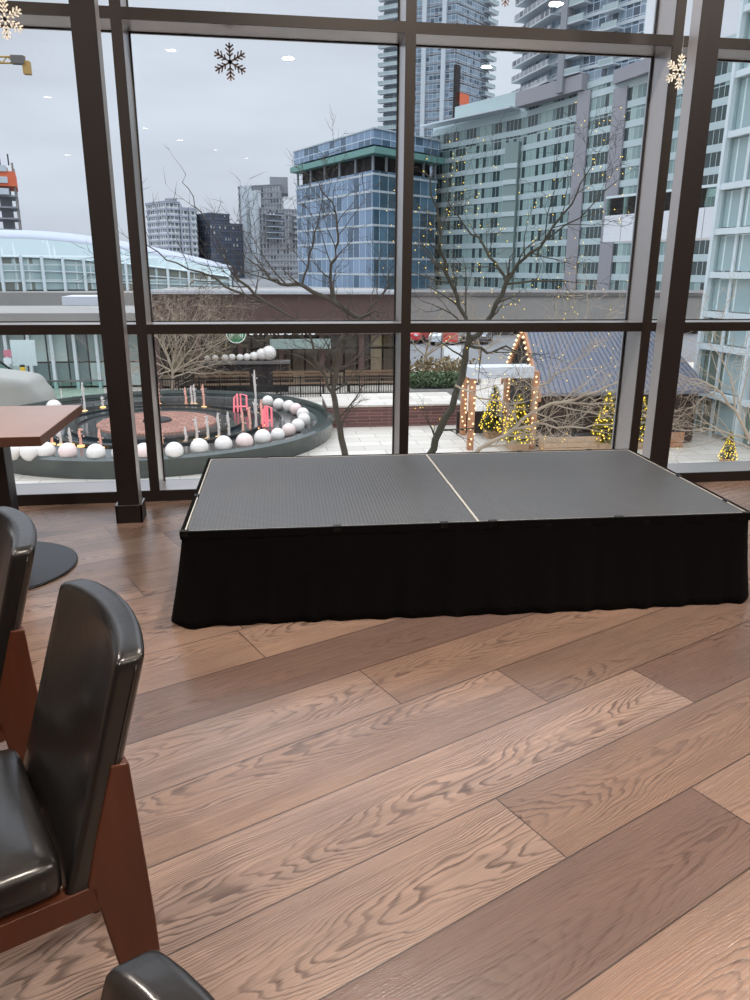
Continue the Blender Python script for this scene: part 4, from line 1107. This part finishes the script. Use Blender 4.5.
# decorated conifers
def xmas(px, py, H, label, gold=False, Dd=None):
    p = atz(px, py, G); t = thing('christmas_tree', label, 'christmas tree', (p.x, p.y, G), 0, None); rr = random.Random(int(px))
    pot = .16*H; b = MB(); b.bb(-.16*H, .16*H, -.16*H, .16*H, 0, pot); b.build('box_planter', M['palewood'], t)
    MB().tube([(0, 0, pot), (0, 0, H*.9)], .03*H, 6).build('trunk', M['bark'], t)
    f = MB(); n = 1500
    for k in range(n):
        q = rr.random()**.75; z = pot+(H-pot)*(1-q) ; r = q*.27*H*rr.uniform(.35, 1.05); a = rr.uniform(0, 6.283)
        c = Vector((r*math.cos(a), r*math.sin(a), z)); o_ = Vector((math.cos(a), math.sin(a), rr.uniform(-.5, .4)))*.075*H; s2 = Vector((-math.sin(a), math.cos(a), 0))*.018*H
        f.add([c-s2, c+s2, c+o_], [(0, 1, 2)])
    f.build('foliage', M['needles_gold'] if gold else M['needles'], t)
    l = MB()
    for k in range(170):
        q = rr.random()**.7; z = pot+(H-pot)*(1-q); r = q*.29*H; a = rr.uniform(0, 6.283)
        l.octa((r*math.cos(a), r*math.sin(a), z), .0125*H+.006)
    l.build('fairy_lights', M['bulb_y'], t)['kind'] = 'stuff'
xmas(517, 449, 1.75, 'lit conifer at the right front of the hut porch', True)
xmas(493, 437, 1.75, 'lit conifer inside the hut porch behind the bulb-lit post')
xmas(604, 450, 1.85, 'lit conifer standing before the dark hut wall', True)
xmas(639, 447, 1.6, 'lit conifer showing between the right mullion and steel column')
xmas(727, 463, .95, 'smallest lit conifer, right of the steel column')

# ---------------- glazed wing on the right
wg = thing('glazed_wing', 'near white-framed glass wing of the building at the right edge', 'building')
c0 = Vector(xy(692, 420, 28.5)); c1 = Vector(xy(760, 420, 26)); dirn = (c1-c0); Lw = dirn.length; dirn.normalize(); nrm = Vector((-dirn.y, dirn.x))
if nrm.dot(c0) < 0: nrm = -nrm
def wquad(name, m_, s0, s1, z0, z1, off, th, uv=False, root=wg):
    a = c0+dirn*s0+nrm*off; b_ = c0+dirn*s1+nrm*off; n2 = nrm*th
    return MB().prism([tuple(a), tuple(b_), tuple(b_+n2), tuple(a+n2)], z0, z1).build(name, m_, root, uvwall=uv)
zs = [G, -2.55, -1.05, .35, 1.85, 3.35, 5.0, 6.6, 8.2]
zs = [G, zat(697, 392, 28.3), zat(697, 346, 28.3), zat(697, 314, 28.3), zat(700, 275, 28.3), zat(706, 232, 28.3), zat(715, 187, 28.3), zat(722, 135, 28.3), zat(728, 75, 28.3), zat(728, 10, 28.3), zat(728, -60, 28.3)]
Lw = 12
for i in range(len(zs)-1):
    wquad('spandrel', M['white_steel'], -.05, Lw, zs[i+1]-.09, zs[i+1]+.1, -.12, .5)
    for k in range(5):
        s0 = k*2.4; wquad('glass_panel', M['wingglass'], s0+.12, s0+2.3, zs[i]+.14, zs[i+1]-.12, .1, .05, True)
for k in range(6):
    wquad('vertical_frame', M['white_steel'], k*2.4-.07, k*2.4+.07, G, zs[-1], -.16, .5)
    wquad('diagonal_brace', M['white_steel'], k*2.4+.9, k*2.4+1.02, G, zs[-1], .02, .06)
wquad('inner_wall', M['canopyglass'], 0, Lw, G, zs[-1], 2.5, .2, True)
# end wall, running away from the camera
b = MB(); e0 = c0; e1 = c0+nrm*6
for i in range(len(zs)-1):
    MB().prism([tuple(e0+dirn*.02), tuple(e1+dirn*.02), tuple(e1+dirn*.1), tuple(e0+dirn*.1)], zs[i]+.14, zs[i+1]-.12).build('end_glass', M['wingglass'], wg, uvwall=True)
# white bridge panels
br_ = thing('footbridge', 'white panelled footbridge with green glass rail joining the glazed wing', 'bridge')
A = at(604, 222, 46); B = at(728, 216, 40); z0, z1 = at(604, 242, 46).z, at(604, 216, 46).z; z2 = at(604, 199, 46).z
dv = Vector((B.x-A.x, B.y-A.y)); n3 = Vector((-dv.y, dv.x)).normalized()*2.5
for k in range(6):
    p = Vector((A.x, A.y))+dv*(k/6+.003); q = Vector((A.x, A.y))+dv*((k+1)/6-.003)
    MB().prism([tuple(p), tuple(q), tuple(q+n3), tuple(p+n3)], z0, z1).build('white_panel', M['panel'], br_)
    MB().prism([tuple(p), tuple(q), tuple(q+n3*.02), tuple(p+n3*.02)], z1, z2).build('glass_rail', M['clearglass'], br_)
MB().prism([tuple(Vector((A.x, A.y))), tuple(Vector((B.x, B.y))), tuple(Vector((B.x, B.y))+n3*.03), tuple(Vector((A.x, A.y))+n3*.03)], z2, z2+.12).build('handrail', M['white_steel'], br_)

# ---------------- bare trees
def tree(label, limbs, m_, seed, twigs=1.0, lights=0, root_at=None, name='bare_tree', n_lights=0, tl=1.0, depth=2):
    rr = random.Random(seed); t = thing(name, label, 'tree')
    w = MB(); tips = []; allp = []
    def grow(p, d, L, r, depth):
        n = 5; pts = [p]; dd = d.copy()
        for k in range(n):
            dd = (dd+Vector((rr.gauss(0, .16), rr.gauss(0, .16), rr.gauss(0, .13)+.03))).normalized(); pts.append(pts[-1]+dd*L/n)
        w.tube(pts, [r*(1-.75*k/n) for k in range(n+1)], 4 if r < .02 else 5, False); allp.extend(pts)
        if depth > 0:
            for k in range(1, n+1):
                if rr.random() < .75:
                    a = rr.choice((-1, 1)); ax = Vector((rr.gauss(0, .35), -1, rr.gauss(0, .35))).normalized()
                    d2 = (Matrix.Rotation(a*rr.uniform(.45, .95), 3, ax) @ dd).normalized()
                    grow(pts[k], d2, L*rr.uniform(.4, .65), max(r*.5*(1-.5*k/n), .0035), depth-1)
    for limb in limbs:
        pts = [at(px, py, D) for px, py, D, r in limb['p']]; rs = [q[3]*.8 for q in limb['p']]
        if limb.get('ground'): pts = [Vector((pts[0].x+limb.get('gx', 0), pts[0].y, G))]+pts; rs = [rs[0]*1.25]+rs
        # smooth subdivision with a little wobble
        P, R = [pts[0]], [rs[0]]
        for i in range(len(pts)-1):
            for k in (1, 2, 3):
                f = k/3; q = pts[i].lerp(pts[i+1], f)
                if k < 3: q += Vector((rr.gauss(0, .02), rr.gauss(0, .02), rr.gauss(0, .02)))
                P.append(q); R.append(rs[i]+(rs[i+1]-rs[i])*f)
        w.tube(P, R, 7, False); allp.extend(P[len(P)//3:])
        for i in range(2 if not limb.get('ground') else 5, len(P)-1):
            if rr.random() < limb.get('tw', .8)*twigs:
                d = (P[i+1]-P[i]).normalized(); a = rr.choice((-1, 1))
                d2 = (Matrix.Rotation(a*rr.uniform(.5, 1.1), 3, Vector((rr.gauss(0, .3), -1, rr.gauss(0, .3))).normalized()) @ d).normalized()
                grow(P[i], d2, rr.uniform(.6, 1.5)*tl, min(R[i]*.5, .02), depth)
        d = (P[-1]-P[-2]).normalized(); grow(P[-1], d, .6*tl, R[-1], 1)
    w.build('branches', m_, t)
    if n_lights:
        l = MB()
        for _ in range(n_lights):
            p = rr.choice(allp)+Vector((rr.gauss(0, .12), rr.gauss(0, .12), rr.gauss(0, .12)))
            if p.z < -2.5: continue
            l.octa(p, .009)
        l.build('fairy_lights', M['bulb_y'], t)['kind'] = 'stuff'
    return t
D = 13
tree('bare tree with fairy lights rising in the middle of the right pane', [
    dict(p=[(428, 458, D, .085), (440, 430, D, .08), (455, 395, D, .075), (464, 365, D, .07), (468, 343, D, .065), (480, 333, D, .055), (492, 315, D, .05), (506, 283, D, .045)], ground=1, gx=-.5, tw=.25),
    dict(p=[(468, 343, D, .05), (466, 318, D, .045), (451, 283, D, .04), (440, 250, D-.2, .032), (439, 227, D-.3, .026), (430, 178, D-.4, .014), (424, 165, D-.4, .006)], tw=.7),
    dict(p=[(506, 283, D, .036), (495, 262, D+.1, .03), (483, 244, D+.2, .024), (466, 228, D+.3, .018), (445, 197, D+.4, .01), (434, 180, D+.4, .005)]),
    dict(p=[(506, 283, D, .04), (525, 258, D-.1, .032), (545, 240, D-.2, .026), (572, 204, D-.3, .018), (588, 172, D-.4, .01), (600, 150, D-.4, .005)]),
    dict(p=[(541, 243, D-.2, .018), (580, 218, D-.2, .014), (618, 180, D-.3, .006)]),
    dict(p=[(506, 284, D, .026), (550, 281, D+.3, .018), (590, 283, D+.5, .008)]),
    dict(p=[(451, 283, D, .022), (430, 252, D+.2, .016), (414, 232, D+.3, .008)]),
    dict(p=[(468, 345, D, .035), (487, 353, D-.1, .03), (506, 346, D-.2, .022), (522, 352, D-.3, .012)]),
], M['bark_dark'], 4, .85, n_lights=240, tl=.7)
D = 12
tree('bare tree with long rising limbs in the middle of the left pane', [
    dict(p=[(346, 460, D, .07), (340, 428, D, .065), (335, 400, D, .06), (337, 370, D, .055), (341, 340, D, .05), (352, 322, D, .05), (361, 318, D, .045)], ground=1, gx=.3, tw=.9),
    dict(p=[(361, 320, D, .05), (335, 303, D, .045), (302, 285, D, .038), (280, 284, D, .03), (266, 272, D, .022), (252, 262, D, .01)], tw=.7),
    dict(p=[(302, 285, D, .024), (309, 255, D, .018), (318, 224, D, .012), (322, 205, D, .006)]),
    dict(p=[(332, 300, D, .034), (331, 264, D, .03), (338, 243, D, .024), (337, 221, D, .018), (327, 197, D, .012), (312, 178, D, .006)]),
    dict(p=[(335, 400, D, .035), (326, 378, D, .03), (316, 362, D, .024), (310, 335, D, .02), (297, 320, D, .018), (265, 302, D, .03), (238, 280, D, .026), (229, 263, D, .014), (224, 250, D, .008)]),
    dict(p=[(268, 303, D, .024), (232, 290, D, .022), (213, 277, D, .02), (177, 263, D, .014), (150, 247, D, .01), (132, 240, D, .006)], tw=.5),
    dict(p=[(238, 282, D, .014), (226, 262, D, .012), (214, 235, D, .01), (201, 212, D, .01), (188, 188, D, .007), (182, 168, D, .004)], tw=.0),
    dict(p=[(337, 372, D, .03), (350, 362, D, .026), (370, 345, D, .02), (392, 325, D, .012)]),
    dict(p=[(361, 318, D, .036), (378, 300, D, .022), (392, 282, D, .01)]),
], M['bark'], 9, .85, tl=.62)
D = 12.5
tree('bare tree with low pale limbs spreading before the market hut', [
    dict(p=[(470, 462, D, .05), (480, 448, D, .045), (505, 436, D, .04), (533, 412, D, .032), (562, 402, D, .028), (597, 392, D, .022), (625, 378, D, .014)], ground=1, gx=-.2, tw=.6),
    dict(p=[(505, 436, D, .03), (520, 428, D, .026), (545, 424, D, .022), (585, 428, D-.3, .016), (615, 424, D-.4, .008)]),
    dict(p=[(533, 412, D, .024), (540, 385, D, .02), (560, 372, D, .016), (583, 357, D, .012), (598, 345, D, .007)]),
    dict(p=[(480, 448, D, .03), (500, 445, D, .022), (520, 438, D-.2, .016), (570, 437, D-.4, .008)]),
    dict(p=[(562, 402, D, .02), (590, 404, D, .014), (625, 400, D, .008)]),
    dict(p=[(455, 385, D, .022), (478, 398, D, .02), (510, 404, D, .016), (530, 400, D, .008)]),
], M['bark_pale'], 21, 1.25, tl=.85, n_lights=60)
tree('bare tree with thin pale branches in the pane right of the steel column', [
    dict(p=[(762, 470, 14, .05), (750, 440, 14, .04), (735, 410, 14, .03), (718, 390, 14, .022), (700, 380, 14, .014), (684, 382, 14, .008)], ground=1, tw=.9),
    dict(p=[(750, 440, 14, .024), (730, 434, 14, .02), (705, 428, 14, .014), (680, 430, 14, .007)]),
    dict(p=[(735, 410, 14, .022), (732, 385, 14, .018), (722, 360, 14, .012), (708, 340, 14, .006)]),
    dict(p=[(718, 390, 14, .016), (700, 400, 14, .012), (682, 415, 14, .006)]),
], M['bark_pale'], 33, 1.3, tl=.85)
D = 34.3
tree('dense bushy bare tree by the coffee shop, just right of the left mullion', [
    dict(p=[(172, 400, D, .1), (173, 385, D, .09), (172, 368, D, .07), (165, 352, D, .05), (158, 338, D, .03)], ground=1, tw=1),
    dict(p=[(172, 375, D, .06), (182, 360, D, .05), (192, 348, D, .03), (198, 336, D, .02)]),
    dict(p=[(172, 372, D, .05), (160, 365, D, .04), (148, 358, D, .02)]),
    dict(p=[(172, 370, D, .05), (190, 370, D, .035), (208, 366, D, .02)]),
    dict(p=[(172, 368, D, .05), (176, 350, D, .035), (175, 334, D, .02)]),
    dict(p=[(172, 378, D, .05), (188, 372, D-0.5, .035), (206, 374, D-1.0, .02)]),
    dict(p=[(172, 374, D, .05), (200, 356, D-0.3, .035), (214, 346, D-0.6, .02)]),
    dict(p=[(172, 370, D, .05), (160, 374, D-0.4, .035), (146, 370, D-0.8, .02)]),
    dict(p=[(172, 366, D, .05), (186, 340, D+0.3, .035), (190, 326, D+0.6, .02)]),
    dict(p=[(172, 366, D, .05), (164, 344, D+0.3, .035), (152, 334, D+0.6, .02)]),
    dict(p=[(172, 372, D, .05), (196, 362, D+0.2, .035), (220, 358, D+0.4, .02)]),
], M['bark_pale'], 41, 1.8, tl=2.0, n_lights=90, depth=3)
tree('bare bushy tree above the terrace, left of the hut gable', [
    dict(p=[(424, 372, 38, .1), (426, 355, 38, .08), (430, 340, 38, .06), (436, 322, 38, .03)], ground=1, tw=1),
    dict(p=[(426, 356, 38, .06), (446, 342, 38, .05), (462, 330, 38, .03)]),
    dict(p=[(426, 358, 38, .05), (414, 345, 38, .04), (408, 330, 38, .02)]),
    dict(p=[(480, 372, 38, .1), (480, 350, 38, .07), (476, 332, 38, .04)], ground=1, tw=1),
    dict(p=[(480, 352, 38, .05), (495, 342, 38, .04), (505, 330, 38, .02)]),
], M['bark_pale'], 47, 1.5, tl=2.2, depth=3)

# wooden benches behind the iron railing
for k, (px, lab) in enumerate(((222, 'wooden bench nearest the bushy tree behind the iron railing'), (300, 'wooden bench behind the iron railing under the menu panel'), (372, 'wooden bench behind the iron railing near the terrace end'))):
    x = aty(px, 380, 34.2).x; t = thing('bench', lab, 'bench', (x, 34.2, G), 0, 'benches by the coffee shop')
    for j in range(4): MB().bb(-1.2, 1.2, -.25+.13*j, -.15+.13*j, .44, .48).build('seat_slat', M['hutwood2'], t)
    for j in range(3): MB().bb(-1.2, 1.2, .27, .3, .6+.14*j, .7+.14*j).build('back_slat', M['hutwood2'], t)
    for sx in (-1, 1):
        MB().bb(sx*1.05-.03, sx*1.05+.03, -.25, -.19, 0, .44).build('leg', M['blackiron'], t); MB().bb(sx*1.05-.03, sx*1.05+.03, .3, .34, 0, .98).build('leg', M['blackiron'], t)
# ------------------------------------------------------------------ world
w = bpy.data.worlds.new('world'); sc.world = w; w.use_nodes = True; nt = w.node_tree
bg = nt.nodes['Background']; tc = nt.nodes.new('ShaderNodeTexCoord'); mp = nt.nodes.new('ShaderNodeMapping'); mp.inputs['Scale'].default_value = (1, 1, 4)
nz = nt.nodes.new('ShaderNodeTexNoise'); nz.inputs['Scale'].default_value = 2.2; nz.inputs['Detail'].default_value = 4
cr = nt.nodes.new('ShaderNodeValToRGB'); e = cr.color_ramp.elements
e[0].position = .35; e[0].color = lin((202, 209, 222)); e[1].position = .65; e[1].color = lin((224, 233, 247))
nt.links.new(tc.outputs['Generated'], mp.inputs[0]); nt.links.new(mp.outputs[0], nz.inputs['Vector']); nt.links.new(nz.outputs[0], cr.inputs[0]); nt.links.new(cr.outputs[0], bg.inputs['Color'])
sx = nt.nodes.new('ShaderNodeSeparateXYZ'); nt.links.new(tc.outputs['Generated'], sx.inputs[0])
mr = nt.nodes.new('ShaderNodeMapRange'); mr.interpolation_type = 'SMOOTHSTEP'; nt.links.new(sx.outputs[2], mr.inputs[0])
mr.inputs[1].default_value = .24; mr.inputs[2].default_value = .9; mr.inputs[3].default_value = 1.0; mr.inputs[4].default_value = 4.1
nt.links.new(mr.outputs[0], bg.inputs['Strength'])
sc.view_settings.view_transform = 'Standard'; sc.view_settings.look = 'None'; sc.view_settings.gamma = 1; sc.view_settings.exposure = 0
sc.view_settings.use_curve_mapping = False
sc.cycles.max_bounces = 10; sc.cycles.transparent_max_bounces = 24; sc.cycles.diffuse_bounces = 4; sc.cycles.glossy_bounces = 4
sc.cycles.sample_clamp_indirect = 4
sc.cycles.use_denoising = True
